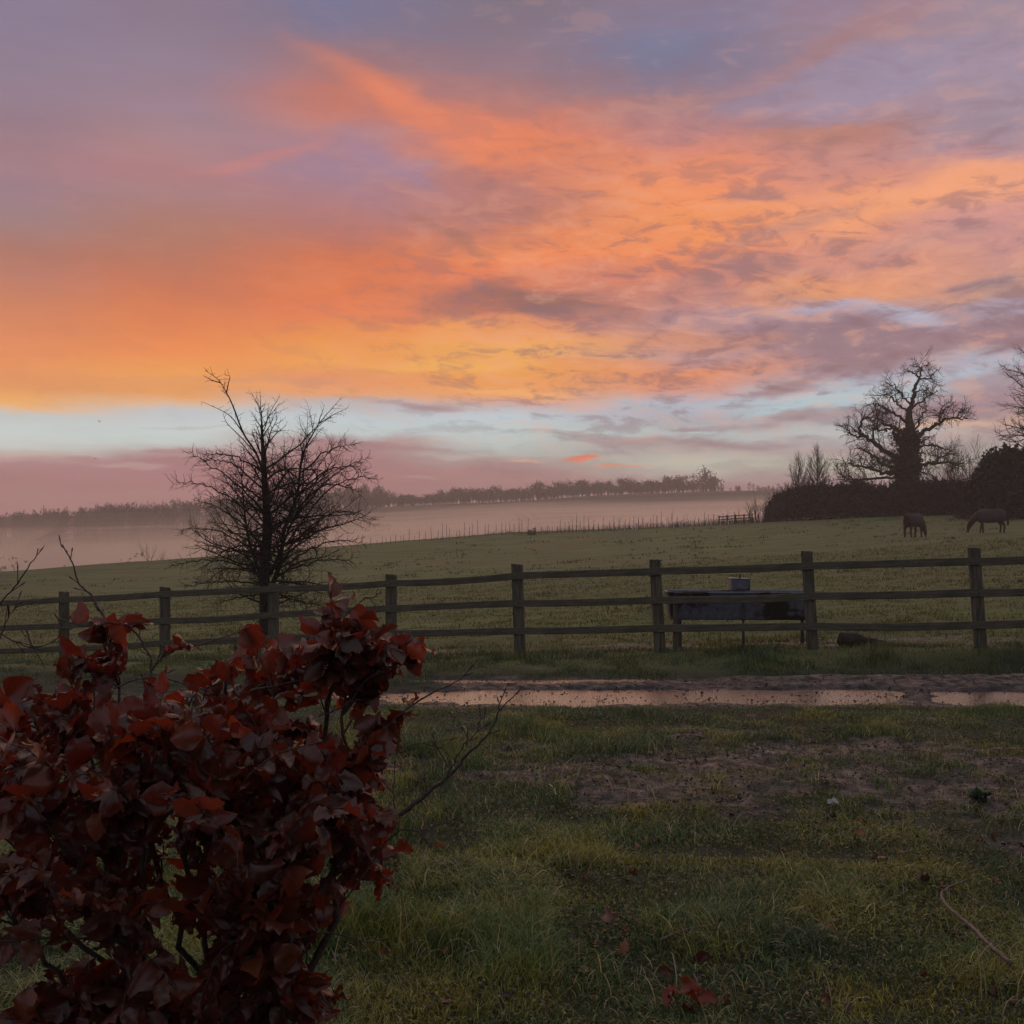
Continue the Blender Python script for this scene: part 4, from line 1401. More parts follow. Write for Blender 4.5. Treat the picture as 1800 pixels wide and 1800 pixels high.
bm = bmesh.new(); vs = stadium(TL - .05, WD - .05, zb_ + TH - .075); bm.faces.new(vs)
me = bpy.data.meshes.new('trough_water'); bm.to_mesh(me); bm.free()
link('trough_water', me, MAT['water'], tro)
vx = (at(1301, 1028, TY).x - tc_.x)
vb = Boxes(); vb.box((vx, .06, zb_ + TH + .085), (.265, .22, .15), None, .012).box((vx - .01, .06, zb_ + TH + .172), (.275, .235, .022), Euler((0, .02, 0)), .005)
valve = vb.build('valve_box', MAT['trough'], tro)
vk = Boxes(); vk.box((vx, .02, zb_ + TH + .205), (.022, .022, .05), None, .004); vk.build('lid_pin', MAT['iron'], valve)
br = Boxes(); br.box((vx + .0, -WD / 2 - .006, zb_ + TH * .5), (.035, .012, TH * 1.05), None, .002).box((vx, -.10, zb_ + TH + .02), (.10, .14, .04), None, .006); br.build('bracket', MAT['iron'], tro)
for sx in (-TL / 2 + .17, TL / 2 - .07):
    for sy in (-.15, .15):
        lg = Boxes(); hL = zb_ + .1 + .05
        lg.box((sx, sy, (zb_ + .02 - .15) / 2), (.042, .042, zb_ + .02 + .15), None, .004)
        lg.build('leg', MAT['iron'], tro)
pp = Tubes(); pp.add([(vx, -.2, zb_ + .02), (vx + .002, -.2, .2), (vx + .004, -.2, -.15)], [.018] * 3, 8); pp.build('supply_pipe', MAT['iron'], tro)
# a rough stake standing by the trough's left leg
sx_, sy_ = at(1187, 1090, 13.98).x, 13.98
sk = Boxes(); sg = gz(sx_, sy_); st_ = at(1187, 1060, 13.98).z
sk.box((0, 0, (st_ - sg - .2) / 2), (.06, .045, st_ - sg + .2), Euler((0, .01, .1)), .006, .002, rnd)
tag(sk.build('stake', MAT['post'], None, (sx_, sy_, sg)), 'rough wooden stake in front of the trough near its left end, behind the fence rails', 'stake')

# log lying behind the fence
m, nb, out = new_mat('rotten_log')
co = nb.n('ShaderNodeTexCoord').outputs['Object']
mp = nb.n('ShaderNodeMapping'); nb.put(mp.inputs[0], co); mp.inputs[3].default_value = (2, 12, 12)
l1 = nb.noise(mp.outputs[0], 3, 6, .65, .5)[0]
principled(nb, out, nb.mix(nb.map(l1, .3, .7), (.016, .012, .010, 1), (.070, .055, .045, 1)), .85, .25, l1, 1.0, .03)
MAT['log'] = m
lY = 13.75
la = at(1478, 1116, lY); lb = at(1556, 1126, lY)
gzl = gz((la.x + lb.x) / 2, lY)
lx = (la.x + lb.x) / 2
L_ = (lb - la).length * 1.05
lp = np.stack([np.linspace(-L_ / 2, L_ / 2, 26), np.zeros(26), np.linspace(.09, .045, 26)], 1)
lr = np.interp(np.linspace(0, 1, 26), [0, .02, .3, .55, .8, 1], [.088, .115, .105, .08, .062, .02])
lt = Tubes(); lt.add(lp, lr, 16)
lv = lt.V[0]; lv += (fbm(lv[:, 0] * 9 + lv[:, 1] * 7, lv[:, 2] * 14, 6, 3) * .06)[:, None]
tag(lt.build('log', MAT['log'], None, (lx, lY, gzl - .02)), 'short dark rotten log lying on the pasture just behind the bottom rail', 'log')
m, nb, out = new_mat('pale_stone'); co = nb.n('ShaderNodeTexCoord').outputs['Object']; l1 = nb.noise(co, 16, 5, .6)[0]
principled(nb, out, nb.mix(nb.map(l1, .3, .7), (.16, .13, .115, 1), (.30, .25, .22, 1)), .7, .3, l1, .5, .01)
MAT['stone'] = m
bm = bmesh.new(); bmesh.ops.create_icosphere(bm, subdivisions=3, radius=1)
for v in bm.verts:
    n_ = 1 + .25 * float(fbm(np.array([v.co.x * 1.7 + 4]), np.array([v.co.y * 1.7 + v.co.z]), 3, 3)[0])
    v.co = Vector((v.co.x * .105, v.co.y * .07, v.co.z * .03)) * n_
me = bpy.data.meshes.new('flat_stone'); bm.to_mesh(me); bm.free()
for p_ in me.polygons: p_.use_smooth = True
spx = at(1462, 1118, 13.7)
tag(link('flat_stone', me, MAT['stone'], None, (spx.x, 13.7, gz(spx.x, 13.7) + .012)), 'flat pale stone on the ground between a fence post and the dark log', 'stone')

# ------------------------------------------------------------------ far edge of the pasture: stakes, tree guards, rail fence, crate
rng = np.random.default_rng(101)
def edge_pt(px):
    Y = 99 if px > 900 else 101 + .72 * (px - 900) / F * 95
    Y += 3.5
    x = (px - 900) / F * Y
    return x, Y, gz(x, Y)


stake_protos = []
for k in range(5):
    t_ = Tubes(); g = np.random.default_rng(120 + k)
    H = 1.0
    P = np.stack([g.normal() * .05 * np.linspace(0, 1, 5) + g.normal(size=5) * .012, np.zeros(5), np.linspace(-.3, H, 5)], 1)
    t_.add(P, np.linspace(.026, .014, 5), 5)
    for j in range(g.integers(0, 4)):
        a = g.uniform(0, 6.28); b0 = P[2 + j % 3]
        t_.add(np.stack([b0, b0 + [math.cos(a) * .12, math.sin(a) * .12, .22]]), [.012, .006], 3)
    stake_protos.append(t_.mesh('vine_stake'))
px = 650.0; k = 0
while px < 1335:
    for row in range(1 if px < 1000 else 2):
        x, Y, z = edge_pt(px + rng.uniform(-2, 2))
        Y2 = Y + row * 5 + rng.uniform(-.6, 1.2); x2 = x * Y2 / Y
        o = link('vine_stake', stake_protos[k % 5], MAT['bark_far'], None, (x2, Y2, gz(x2, Y2)))
        h = (rng.uniform(.55, 1.35) if rng.uniform() > .25 else rng.uniform(1.0, 1.8)) * (.75 if px < 720 else 1.0)
        o.scale = (1.1, 1.1, h); o.rotation_euler = (0, 0, rng.uniform(0, 6.28))
        tag(o, 'thin weathered stake in the planted strip along the misty far pasture edge', 'stake', 'stakes along the far edge of the pasture')
        k += 1
    px += rng.uniform(5, 12) if px < 1000 else rng.uniform(6, 11)
# weeds and thin growth between the stakes
wt_ = Tubes(); g = np.random.default_rng(131)
for j in range(2200):
    pxx = 660 + 690 * g.beta(2.2, 1.1)
    x, Y, z = edge_pt(pxx); Y += g.uniform(-1.5, 8) * (1 if pxx > 950 else .35); x = (pxx - 900) / F * Y
    z = gz(x, Y) if j % 4 == 0 else float(z)
    L = g.uniform(.12, .55) * np.interp(pxx, [650, 950, 1350], [.5, 1, 1.4])
    P = np.array([[x, Y, z - .2], [x + g.normal() * .05, Y, z + L * .6], [x + g.normal() * .12, Y, z + L]])
    wt_.add(P, [.012, .009, .005], 3, cap=False)
tag(wt_.build('rough_weeds', MAT['bark_far']), 'rough dead weeds growing through the planted strip', 'weeds', kind='stuff')

m, nb, out = new_mat('white_guard')
principled(nb, out, (.55, .52, .52, 1), .6, .3)
gm = Tubes(); gm.add([(0, 0, 0), (0, 0, .3), (0, 0, .6)], [.06, .058, .06], 8, cap=False)
gmesh = gm.mesh('tree_guard')
for px, h in ((1098, .8), (1112, .8), (1117, 1), (1121, .9), (1164, 1.0), (1184, .8), (1195, .9), (1199, 1.1), (1242, 1.1), (1249, .9), (1266, .9), (1280, .7), (1337, 1.2)):
    x, Y, z = edge_pt(px); Y -= .8; x = (px - 900) / F * Y
    o = link('tree_guard', gmesh, m, None, (x, Y, gz(x, Y) + .15 - .15)); o.scale = (.75, .75, h * 1.15)
    tag(o, 'small white plastic guard tube in the planted strip at the far pasture edge', 'tree guard', 'white tree guards at the far edge of the pasture')

ff = empty('far_rail_fence', (*edge_pt(1292)[:2], edge_pt(1292)[2]))
tag(ff, 'short dark rail fence far off at the end of the hedge, beyond the pasture', 'fence')
fl = Vector(ff.location)
prev_ = None
for px in (1264, 1278, 1293, 1308, 1322):
    x, Y, z = edge_pt(px); Y -= .4; x = (px - 900) / F * Y; z = gz(x, Y)
    b = Boxes(); b.box((x - fl.x, Y - fl.y, z + .38 - fl.z), (.12, .12, 1.1), None, .01); b.build('post', MAT['bark_far'], ff)
    if prev_:
        for hz2 in (.25, .52, .80):
            t_ = Tubes(); t_.add([(prev_[0] - fl.x, prev_[1] - fl.y - .08, prev_[2] + hz2 - fl.z), (x - fl.x, Y - fl.y - .08, z + hz2 - fl.z)], [.045, .045], 4); t_.build('rail', MAT['bark_far'], ff)
    prev_ = (x, Y, z)

# a slatted feed crate at the far edge
x, Y, z = edge_pt(935); Y -= .6; x = (935 - 900) / F * Y; z = gz(x, Y)
cr_ = empty('feed_crate', (x, Y, z)); tag(cr_, 'small dark slatted crate on the crest of the pasture among the stakes', 'crate')
b = Boxes()
for k in range(4): b.box((0, -.3, .08 + k * .12), (.74, .03, .075), None, .004).box((0, .3, .08 + k * .12), (.74, .03, .075), None, .004)
b.build('slats', MAT['bark_far'], cr_)
for sx in (-.37, .37):
    b = Boxes(); b.box((sx, 0, .26), (.05, .66, .56), None, .006); b.build('end_panel', MAT['bark_far'], cr_)
b = Boxes(); b.box((0, 0, .02), (.7, .56, .03), None, .004); b.build('base', MAT['bark_far'], cr_)
b = Boxes(); b.box((.22, 0, .60), (.22, .4, .13), Euler((0, .1, 0)), .02); b.build('lid', MAT['bark_far'], cr_)
# ------------------------------------------------------------------ horses
m, nb, out = new_mat('horse_coat')
co = nb.n('ShaderNodeTexCoord').outputs['Object']
h1 = nb.noise(co, 5, 4, .6)[0]
principled(nb, out, nb.mix(nb.map(h1, .3, .7), (.022, .012, .008, 1), (.050, .028, .018, 1)), .6, .3, h1, .1, .01)
MAT['coat'] = m
m, nb, out = new_mat('horse_rug')
co = nb.n('ShaderNodeTexCoord').outputs['Object']
h1 = nb.noise(co, 3, 5, .6)[0]
principled(nb, out, nb.mix(nb.map(h1, .35, .65), (.032, .025, .027, 1), (.052, .042, .043, 1)), .8, .2, h1, .4, .03)
MAT['rug'] = m
m, nb, out = new_mat('horse_hair'); principled(nb, out, (.012, .009, .008, 1), .7, .2); MAT['hair'] = m
m, nb, out = new_mat('white_blaze'); principled(nb, out, (.55, .52, .50, 1), .6, .2); MAT['blaze'] = m


def skin_body(name, verts, edges, rad, mat, parent, root=0, sub=2):
    me = bpy.data.meshes.new(name + '_skel')
    me.from_pydata([Vector(v) for v in verts], edges, [])
    o = bpy.data.objects.new(name + '_skel', me); COL.objects.link(o)
    o.modifiers.new('skin', 'SKIN').use_smooth_shade = True
    for i, r in enumerate(rad):
        r = r if isinstance(r, tuple) else (r, r)
        me.skin_vertices[0].data[i].radius = r
        me.skin_vertices[0].data[i].use_root = (i == root)
    sd = o.modifiers.new('sub', 'SUBSURF'); sd.levels = sub; sd.render_levels = sub
    dg = bpy.context.evaluated_depsgraph_get(); dg.update()
    baked = bpy.data.meshes.new_from_object(o.evaluated_get(dg))
    bpy.data.objects.remove(o); bpy.data.meshes.remove(me)
    baked.name = name
    return link(name, baked, mat, parent)


def horse(label, px, pyg, Y, rz, seed, stance):
    g = random.Random(seed)
    x = at(px, pyg, Y).x
    e = empty('horse', (x, Y, gz(x, Y)), rz)
    tag(e, label, 'horse', 'horses grazing in the pasture')
    V, E, R = [], [], []
    def add(p, r, par=None):
        V.append(p); R.append(r)
        if par is not None: E.append((par, len(V) - 1))
        return len(V) - 1
    # head end at -x; grazing
    pel = add((.50, 0, 1.22), (.27, .29)); bel = add((.10, 0, 1.16), (.30, .31), pel); che = add((-.34, 0, 1.17), (.27, .32), bel)
    wth = add((-.60, 0, 1.14), (.21, .27), che); nk1 = add((-.84, 0, .98), (.18, .25), wth); nk2 = add((-1.06, 0, .74), (.14, .20), nk1)
    pol = add((-1.20, 0, .52), (.115, .14), nk2); chk = add((-1.235, 0, .38), (.10, .145), pol); nos = add((-1.27, 0, .18), (.06, .075), chk); muz = add((-1.285, 0, .06), (.062, .07), nos)
    rump = add((.74, 0, 1.18), (.21, .22), pel)
    for s in (-1, 1):
        a, b = stance[0 if s < 0 else 1]
        h = add((.62, .13 * s, 1.0), (.15, .19), pel); st = add((.52 + a * .5, .17 * s, .78), (.10, .12), h); hk = add((.72 + a, .17 * s, .50), (.068, .08), st)
        ft = add((.68 + a * 1.15, .17 * s, .14), .052, hk); add((.65 + a * 1.15, .17 * s, .02), .052, ft)
        sh = add((-.46, .14 * s, .96), (.12, .16), che); el = add((-.44 + b * .3, .16 * s, .76), (.075, .09), sh); kn = add((-.47 + b * .8, .16 * s, .44), .066, el)
        f2 = add((-.47 + b * 1.1, .16 * s, .13), .050, kn); add((-.50 + b * 1.1, .16 * s, .02), .050, f2)
        ear = add((-1.17, .055 * s, .60), .032, pol); add((-1.16, .075 * s, .69), .012, ear)
    skin_body('body', V, E, R, MAT['coat'], e)
    # rug: a draped shell from the neck base to the dock
    xs = np.linspace(-.80, .86, 15); k = 21
    PV = []
    for i, xx in enumerate(xs):
        top = np.interp(xx, [-.80, -.55, -.2, .3, .6, .86], [1.29, 1.48, 1.47, 1.46, 1.50, 1.36]); half = np.interp(xx, [-.80, -.5, 0, .5, .86], [.18, .31, .36, .34, .20])
        low = np.interp(xx, [-.80, -.55, 0, .5, .86], [.88, .68, .64, .68, .78]) + g.uniform(-.015, .015)
        for j in range(k):
            a = math.pi * j / (k - 1)
            yy = half * math.cos(a) if abs(math.cos(a)) < .98 else half * math.copysign(1, math.cos(a))
            zz = low + (top - low) * math.sin(a) ** .55
            PV.append((xx, yy * (1.0 + .04 * math.sin(i * 1.7)), zz))
    q = [[i * k + j, i * k + j + 1, (i + 1) * k + j + 1, (i + 1) * k + j] for i in range(14) for j in range(k - 1)]
    ro = link('rug', mesh_from('rug', np.array(PV), q), MAT['rug'], e)
    sm = ro.modifiers.new('cloth', 'SOLIDIFY'); sm.thickness = .02
    tl_ = Tubes(); tl_.add([(.88, 0, 1.22), (.96, 0, 1.10), (.99, .02, .85), (1.00, .02, .58), (.99, .02, .46)], [.03, .055, .065, .055, .012], 8)
    tl_.build('tail', MAT['hair'], e)
    mn = Tubes()
    for t_ in np.linspace(0, 1, 12):
        p0 = np.array([-.80 - .38 * t_, .0, 1.17 - .55 * t_]); mn.add([p0, p0 + [-.02, -.10, -.05], p0 + [-.01, -.15, -.20]], [.03, .035, .01], 5)
    mn.build('mane', MAT['hair'], e)
    bl = Tubes(); bl.add([(-1.325, 0, .45), (-1.325, 0, .30), (-1.335, 0, .14)], [.020, .028, .022], 6)
    if stance[2]: bl.build('blaze', MAT['blaze'], e)
    e.scale = (1.08, 1.12, 1.08)
    return e


horse('horse in a dull rug, white-blazed head down to the left, near the evergreen bush', 1741, 933, 66.0, math.radians(-8), 2, ((.03, -.14), (-.06, .10), True))
horse('rugged horse turned three-quarters away, head down to the right, left of the other horse', 1607, 944, 67.0, math.radians(180 + 38), 3, ((.05, .06), (-.04, -.05), False))
# ------------------------------------------------------------------ grass
rng = np.random.default_rng(202)


def blades(name, label, n, region, hfun, wfun, segs, lean, hue, seed, dens=None, tangle=1.0, gaps=0.0):
    """Grass as many bent blades in one sheet of stuff. region(rng,n)->x,y ; rejected where dens says so."""
    g = np.random.default_rng(seed)
    x, y = region(g, n)
    keep = g.uniform(size=len(x)) < (dens(x, y) if dens is not None else 1)
    if gaps: keep &= g.uniform(size=len(x)) < 1 - gaps * ss(.55, .35, .6 * vnoise(x / .24, y / .24, seed + 9) + .4 * vnoise(x / .09, y / .09, seed + 10))
    x, y = x[keep], y[keep]; n = len(x)
    z = land_z(x, y) - .006
    cl = vnoise(x / .35, y / .35, seed + 1); cl2 = vnoise(x / 1.3, y / 1.3, seed + 2)
    h = hfun(x, y, g) * (.35 + 1.3 * ss(.2, .9, cl)) * (.7 + .6 * cl2)
    w = wfun(x, y) * g.uniform(.7, 1.3, n)
    # neighbours bend the same way
    th = 6.28 * vnoise(x / .5, y / .5, seed + 3) * 1.4 + g.normal(size=n) * .9 * tangle
    bend = np.clip(lean * (.5 + 1.0 * vnoise(x / .6, y / .6, seed + 4)) * g.uniform(.4, 1.6, n), .05, 2.4)
    face = g.uniform(0, 6.28, n)
    sx, sy = np.cos(face) * w, np.sin(face) * w
    dx_, dy_ = np.cos(th), np.sin(th)
    rows = []
    for k in range(segs + 1):
        t = k / segs
        ang = bend * t
        # arc of constant bend
        hx_ = h * np.where(bend > 1e-3, (1 - np.cos(ang)) / bend, 0); hz2 = h * np.where(bend > 1e-3, np.sin(ang) / bend, t)
        c = np.stack([x + dx_ * hx_, y + dy_ * hx_, z + hz2], 1)
        ww = (1 - t ** 1.6)
        if k < segs:
            rows.append(c - np.stack([sx * ww, sy * ww, 0 * x], 1)); rows.append(c + np.stack([sx * ww, sy * ww, 0 * x], 1))
        else:
            rows.append(c)
    V = np.stack(rows, 1); nv = V.shape[1]
    b = np.arange(n)[:, None] * nv
    Q = np.concatenate([b + [2 * k, 2 * k + 1, 2 * k + 3, 2 * k + 2] for k in range(segs - 1)], 0).reshape(-1, 4) if segs > 1 else None
    T = b + [2 * segs - 2, 2 * segs - 1, 2 * segs]
    col = hue(x, y, g)
    C = np.repeat(col[:, None, :], nv, 1)
    return tag(link(name, mesh_from(name, V.reshape(-1, 3), Q, T, C.reshape(-1, 3)), MAT['grass']), label, 'grass', kind='stuff')


def wedge(y0, y1, margin=.4, p=1.0):
    def f(g, n):
        y = y0 + (y1 - y0) * g.uniform(size=n) ** p
        x = (g.uniform(size=n) * 2 - 1) * (y * .52 + margin)
        return x, y
    return f


def mixhue(stops, yellow, straw):
    stops = np.array(stops)
    def f(x, y, g):
        n = len(x)
        t = np.clip(.5 + 2.2 * fbm(x / .5, y / .5, 303, 3) + .35 * g.normal(size=n), 0, 1)[:, None]
        c = stops[0] * (1 - t) + stops[1] * t
        yl = np.clip(3.0 * fbm(x / .4, y / .4, 311, 3) + .12 + .25 * g.normal(size=n), 0, 1)[:, None]
        c = c * (1 - yl) + np.array(yellow) * yl
        s = (g.uniform(size=n) < .10)[:, None]
        c = np.where(s, np.array(straw), c)
        return c * np.exp(g.normal(size=(n, 1)) * .33)
    return f


lush = mixhue([(.042, .086, .038), (.112, .174, .050)], (.285, .265, .056), (.38, .32, .17))
verge = mixhue([(.034, .070, .038), (.062, .102, .040)], (.120, .130, .036), (.18, .16, .075))
past_h = mixhue([(.070, .088, .022), (.108, .122, .030)], (.165, .158, .040), (.19, .16, .06))


def no_mud(x, y): return 1 - .96 * mud_amount(x, y)


def near_h(x, y, g):
    lng = ss(5.2, 2.6, y) * (.5 + vnoise(x / .7, y / .7, 77)) + .55 * ss(.9, -1.2, x - .1 * y) * ss(9.2, 7, y)
    return (.050 + .075 * lng) * (1 + .3 * g.normal(size=len(x)).clip(-1.5, 2))


blades('grass', 'rough wet winter grass in the foreground', 270000, wedge(1.6, 5.2, 1.3), lambda x, y, g: .95 * near_h(x, y, g), lambda x, y: .0021 + 0 * x, 5, 2.1, lush, 401, no_mud, 2.0, .5)
blades('grass', 'short wet winter grass between the bush and the track', 320000, wedge(5.0, 10.2, 1.3), lambda x, y, g: .9 * near_h(x, y, g), lambda x, y: .0024 + 0 * x, 3, 1.8, lush, 402, no_mud, 1.8, .5)
straw_h = lambda x, y, g: np.array([[.26, .20, .10], [.20, .17, .06], [.33, .28, .18], [.14, .13, .05]])[g.integers(0, 4, len(x))] * np.exp(g.normal(size=(len(x), 1)) * .3)
blades('grass', 'bleached dead straw tangled through the foreground grass', 17000, wedge(1.8, 8.5, 1.3), lambda x, y, g: .12 * np.exp(g.normal(size=len(x)) * .35), lambda x, y: .0016 + .0001 * y, 5, 2.6, straw_h, 407,
       lambda x, y: ss(.42, .66, vnoise(x / .45, y / .45, 97)), 2.2)


def ground_cover():
    """Clover, moss and leaf scraps pressed into the turf."""
    g = np.random.default_rng(408)
    n = 110000
    x, y = wedge(1.8, 9.6, 1.2)(g, n)
    k = g.uniform(size=n) < .25 + .75 * ss(.45, .65, vnoise(x / .3, y / .3, 99)) * no_mud(x, y)
    x, y = x[k], y[k]; n = len(x)
    pts = np.stack([x, y, land_z(x, y) + g.uniform(.004, .035, n)], 1)
    V, T, C = leaf_cloud(0, pts, .0095, hue_fn((.050, .080, .026), (.095, .100, .024), (.060, .036, .020), (.030, .024, .016), (.13, .12, .035)), g, flat=.7)
    tag(link('ground_cover', mesh_from('ground_cover', V, None, T, C), MAT['grass']), 'clover, moss and leaf scraps low in the foreground turf', 'ground cover', kind='stuff')


ground_cover()
blades('grass', 'lush grass on the bank between the track and the fence', 140000, wedge(11.2, 17.5, 1.8),
       lambda x, y, g: (.040 + .060 * np.exp(-((y - fence_y(x) + .5) / .8) ** 2)) * (1 + .3 * g.normal(size=len(x)).clip(-1.5, 2)), lambda x, y: .0034 + 0 * x, 3, 1.2, verge, 403,
       lambda x, y: no_mud(x, y) * np.where(y > fence_y(x) + .5, .25, 1))
blades('grass', 'grazed grass of the pasture beyond the fence', 190000, wedge(13.0, 60, 1.5, 1.3),
       lambda x, y, g: (.035 + .0006 * y) * (1 + .3 * g.normal(size=len(x)).clip(-1.5, 2)), lambda x, y: .0030 + .00028 * y, 2, 1.1, past_h, 404,
       lambda x, y: np.where(y < fence_y(x) + .2, 0, 1) * (1 - .8 * mud_amount(x, y)))
# moss and trampled short growth creeping over the mud
blades('grass', 'thin sparse grass creeping over the bare mud', 60000, wedge(4.6, 9.6, .3), lambda x, y, g: .034 + 0 * x, lambda x, y: .0026 + 0 * x, 3, 1.6, lush, 405,
       lambda x, y: .9 * mud_amount(x, y) * ss(.50, .66, vnoise(x / .22, y / .18, 88) * .6 + .4 * vnoise(x / .8, y / .6, 89)))
tus_h = mixhue([(.046, .056, .016), (.074, .080, .022)], (.11, .10, .03), (.13, .11, .05))
blades('grass', 'darker tussocks scattered over the pasture', 200000, wedge(15.0, 98, 3, 1.3), lambda x, y, g: (.05 + .0009 * y) * (1 + .3 * g.normal(size=len(x)).clip(-1.5, 2)), lambda x, y: .004 + .00042 * y, 2, 1.2, tus_h, 409,
       lambda x, y: ss(.60, .72, .65 * vnoise(x / .9, y / 1.1, 111) + .35 * vnoise(x / .3, y / .3, 112)) * (y > fence_y(x) + .4) * (y < crest_y(x) - 1) * ss(.40, .62, .6 * vnoise(x / 5, y / 5, 113) + .4 * vnoise(x / 1.6, y / 1.6, 114)))


def mud_bits():
    """Clods, straw ends and leaf scraps lying over the mud and in the ruts."""
    g = np.random.default_rng(410)
    n = 60000
    x, y = wedge(4.8, 12.0, .6)(g, n)
    k = g.uniform(size=n) < mud_amount(x, y) * ss(.30, .62, vnoise(x / .25, y / .18, 121)) * np.where(y > 9.3, .26, .42)
    x, y = x[k], y[k]; n = len(x)
    z = np.maximum(land_z(x, y), np.where((y > 9.3) & (y < 12.1), WATER_Z, -9)) + .003
    pts = np.stack([x, y, z], 1)
    V, T, C = leaf_cloud(0, pts, .011, hue_fn((.016, .012, .010), (.030, .022, .018), (.060, .045, .036), (.014, .010, .010)), g, flat=.85, jitter=(.3, 1.7), fold=.5)
    tag(link('mud_debris', mesh_from('mud_debris', V, None, T, C), MAT['ivy']), 'dark clods and scraps scattered over the mud and wet ruts', 'mud debris', kind='stuff')


mud_bits()
# ------------------------------------------------------------------ copper beech bush in the foreground
rng = np.random.default_rng(55)
BY = 2.35
bx0, by0 = at(392, 1700, BY).x, BY
bz0 = gz(bx0, by0)
bush = empty('beech_bush', (bx0, by0, bz0))
tag(bush, 'dark red copper beech bush with curled leaves and bare twigs, filling the left foreground', 'bush')


def bp(px, py, Y):
    v = at(px, py, Y)
    return np.array([v.x - bx0, v.y - by0, v.z - bz0])


LN, LM = 9, 6          # leaf mesh: along, across


def leaf_template():
    s = np.linspace(0, 1, LN); t = np.linspace(-1, 1, LM + 1)
    S, T = np.meshgrid(s, t, indexing='ij')
    return S.ravel(), T.ravel()


LS, LT = leaf_template()
LQ = np.array([[i * (LM + 1) + j, i * (LM + 1) + j + 1, (i + 1) * (LM + 1) + j + 1, (i + 1) * (LM + 1) + j] for i in range(LN - 1) for j in range(LM)])


def leaves_mesh(name, P, A, Nrm, size, hue, g, curl=1.0):
    """Beech leaves: pointed oval, pleated along the side veins, wavy edged, each curled its own way."""
    n = len(P)
    A = A / np.linalg.norm(A, axis=1, keepdims=True)
    Nrm = Nrm - A * (A * Nrm).sum(1, keepdims=True); Nrm /= np.maximum(np.linalg.norm(Nrm, axis=1, keepdims=True), 1e-6)
    B = np.cross(Nrm, A)
    L = size[:, None]
    s, t = LS[None], LT[None]
    w = .40 * np.sin(math.pi * np.clip(s, 0, 1) ** .82) ** .85 * (1 - .18 * s) * g.uniform(.8, 1.15, (n, 1))
    fold = g.normal(size=(n, 1)) * .35 + .30
    cu = g.normal(size=(n, 1)) * .75 * curl - .45 * curl
    tw = g.normal(size=(n, 1)) * .7 * curl
    ph = g.uniform(0, 6.28, (n, 1)); am = g.uniform(.04, .15, (n, 1)) * curl
    edge_roll = g.normal(size=(n, 1)) * .5 * curl
    th = cu * s
    ax = L * np.where(np.abs(cu) > .02, np.sin(th) / np.where(np.abs(cu) > .02, cu, 1), s)
    az = L * np.where(np.abs(cu) > .02, (1 - np.cos(th)) / np.where(np.abs(cu) > .02, cu, 1), 0)
    lat = w * t * L
    up = np.abs(t) * w * fold * L + am * L * np.sin(9 * s * 2.2 + ph + 2.2 * np.sign(t)) * t * t + .016 * L * np.sin(s * 46 - 5 * np.abs(t)) * np.abs(t) + edge_roll * w * L * t ** 4 * .6
    rot = tw * s
    lat2 = lat * np.cos(rot) - up * np.sin(rot); up2 = lat * np.sin(rot) + up * np.cos(rot)
    V = P[:, None] + A[:, None] * ax[..., None] + B[:, None] * lat2[..., None] + Nrm[:, None] * (up2 + az)[..., None]
    k = np.arange(n)[:, None, None] * len(LS)
    Q = (LQ[None] + k).reshape(-1, 4)
    C = np.repeat(hue[:, None], len(LS), 1)
    return mesh_from(name, V.reshape(-1, 3), Q, None, C.reshape(-1, 3))


def beech_hue(g, n):
    c = np.array([(.110, .027, .017), (.185, .055, .021), (.068, .022, .019), (.115, .055, .036), (.15, .08, .035)])
    w = g.dirichlet([1.2, .5, 1.2, .5, .18], n)
    return (w @ c) * g.uniform(.65, 1.3, (n, 1))


# where the leafy mass lies: photo ellipse (cx, cy, rx, ry), distance, depth, number of sprays
SPR = [
    (60, 1235, 100, 62, 2.35, .35, 15), (210, 1250, 110, 80, 2.30, .40, 17), (330, 1240, 110, 90, 2.30, .40, 17), (460, 1300, 120, 120, 2.30, .40, 20),
    (430, 1160, 70, 45, 2.30, .30, 8), (520, 1125, 70, 40, 2.35, .2, 8), (600, 1078, 55, 26, 2.30, .12, 6), (630, 1128, 65, 28, 2.35, .2, 7), (705, 1112, 34, 16, 2.30, .1, 4),
    (570, 1300, 70, 80, 2.30, .35, 12), (668, 1240, 34, 20, 2.25, .1, 4), (640, 1330, 40, 40, 2.25, .15, 5), (190, 1085, 30, 20, 2.30, .06, 3), (140, 1140, 28, 26, 2.25, .06, 3),
    (80, 1370, 130, 90, 2.2, .45, 20), (260, 1400, 140, 100, 2.15, .45, 22), (440, 1440, 120, 90, 2.15, .45, 20), (570, 1430, 90, 80, 2.2, .4, 13), (640, 1425, 50, 40, 2.2, .2, 6), (665, 1505, 35, 18, 2.2, .12, 3),
    (60, 1530, 120, 70, 2.1, .4, 14), (230, 1560, 100, 60, 2.05, .35, 11), (410, 1560, 110, 70, 2.1, .4, 15), (530, 1560, 80, 70, 2.15, .35, 10), (440, 1660, 90, 60, 2.05, .3, 11), (350, 1700, 60, 60, 2.0, .25, 6),
    (140, 1720, 110, 50, 2.0, .25, 11), (230, 1760, 90, 50, 1.95, .25, 8), (40, 1760, 60, 50, 1.95, .2, 4), (400, 1770, 80, 50, 2.0, .25, 8), (520, 1720, 65, 40, 2.05, .2, 7), (555, 1765, 40, 25, 2.05, .12, 4),
    (-60, 1350, 90, 160, 2.2, .4, 16), (-60, 1600, 80, 120, 2.1, .4, 8), (170, 1860, 200, 60, 1.95, .3, 8), (420, 1870, 150, 60, 2.0, .3, 7),
]
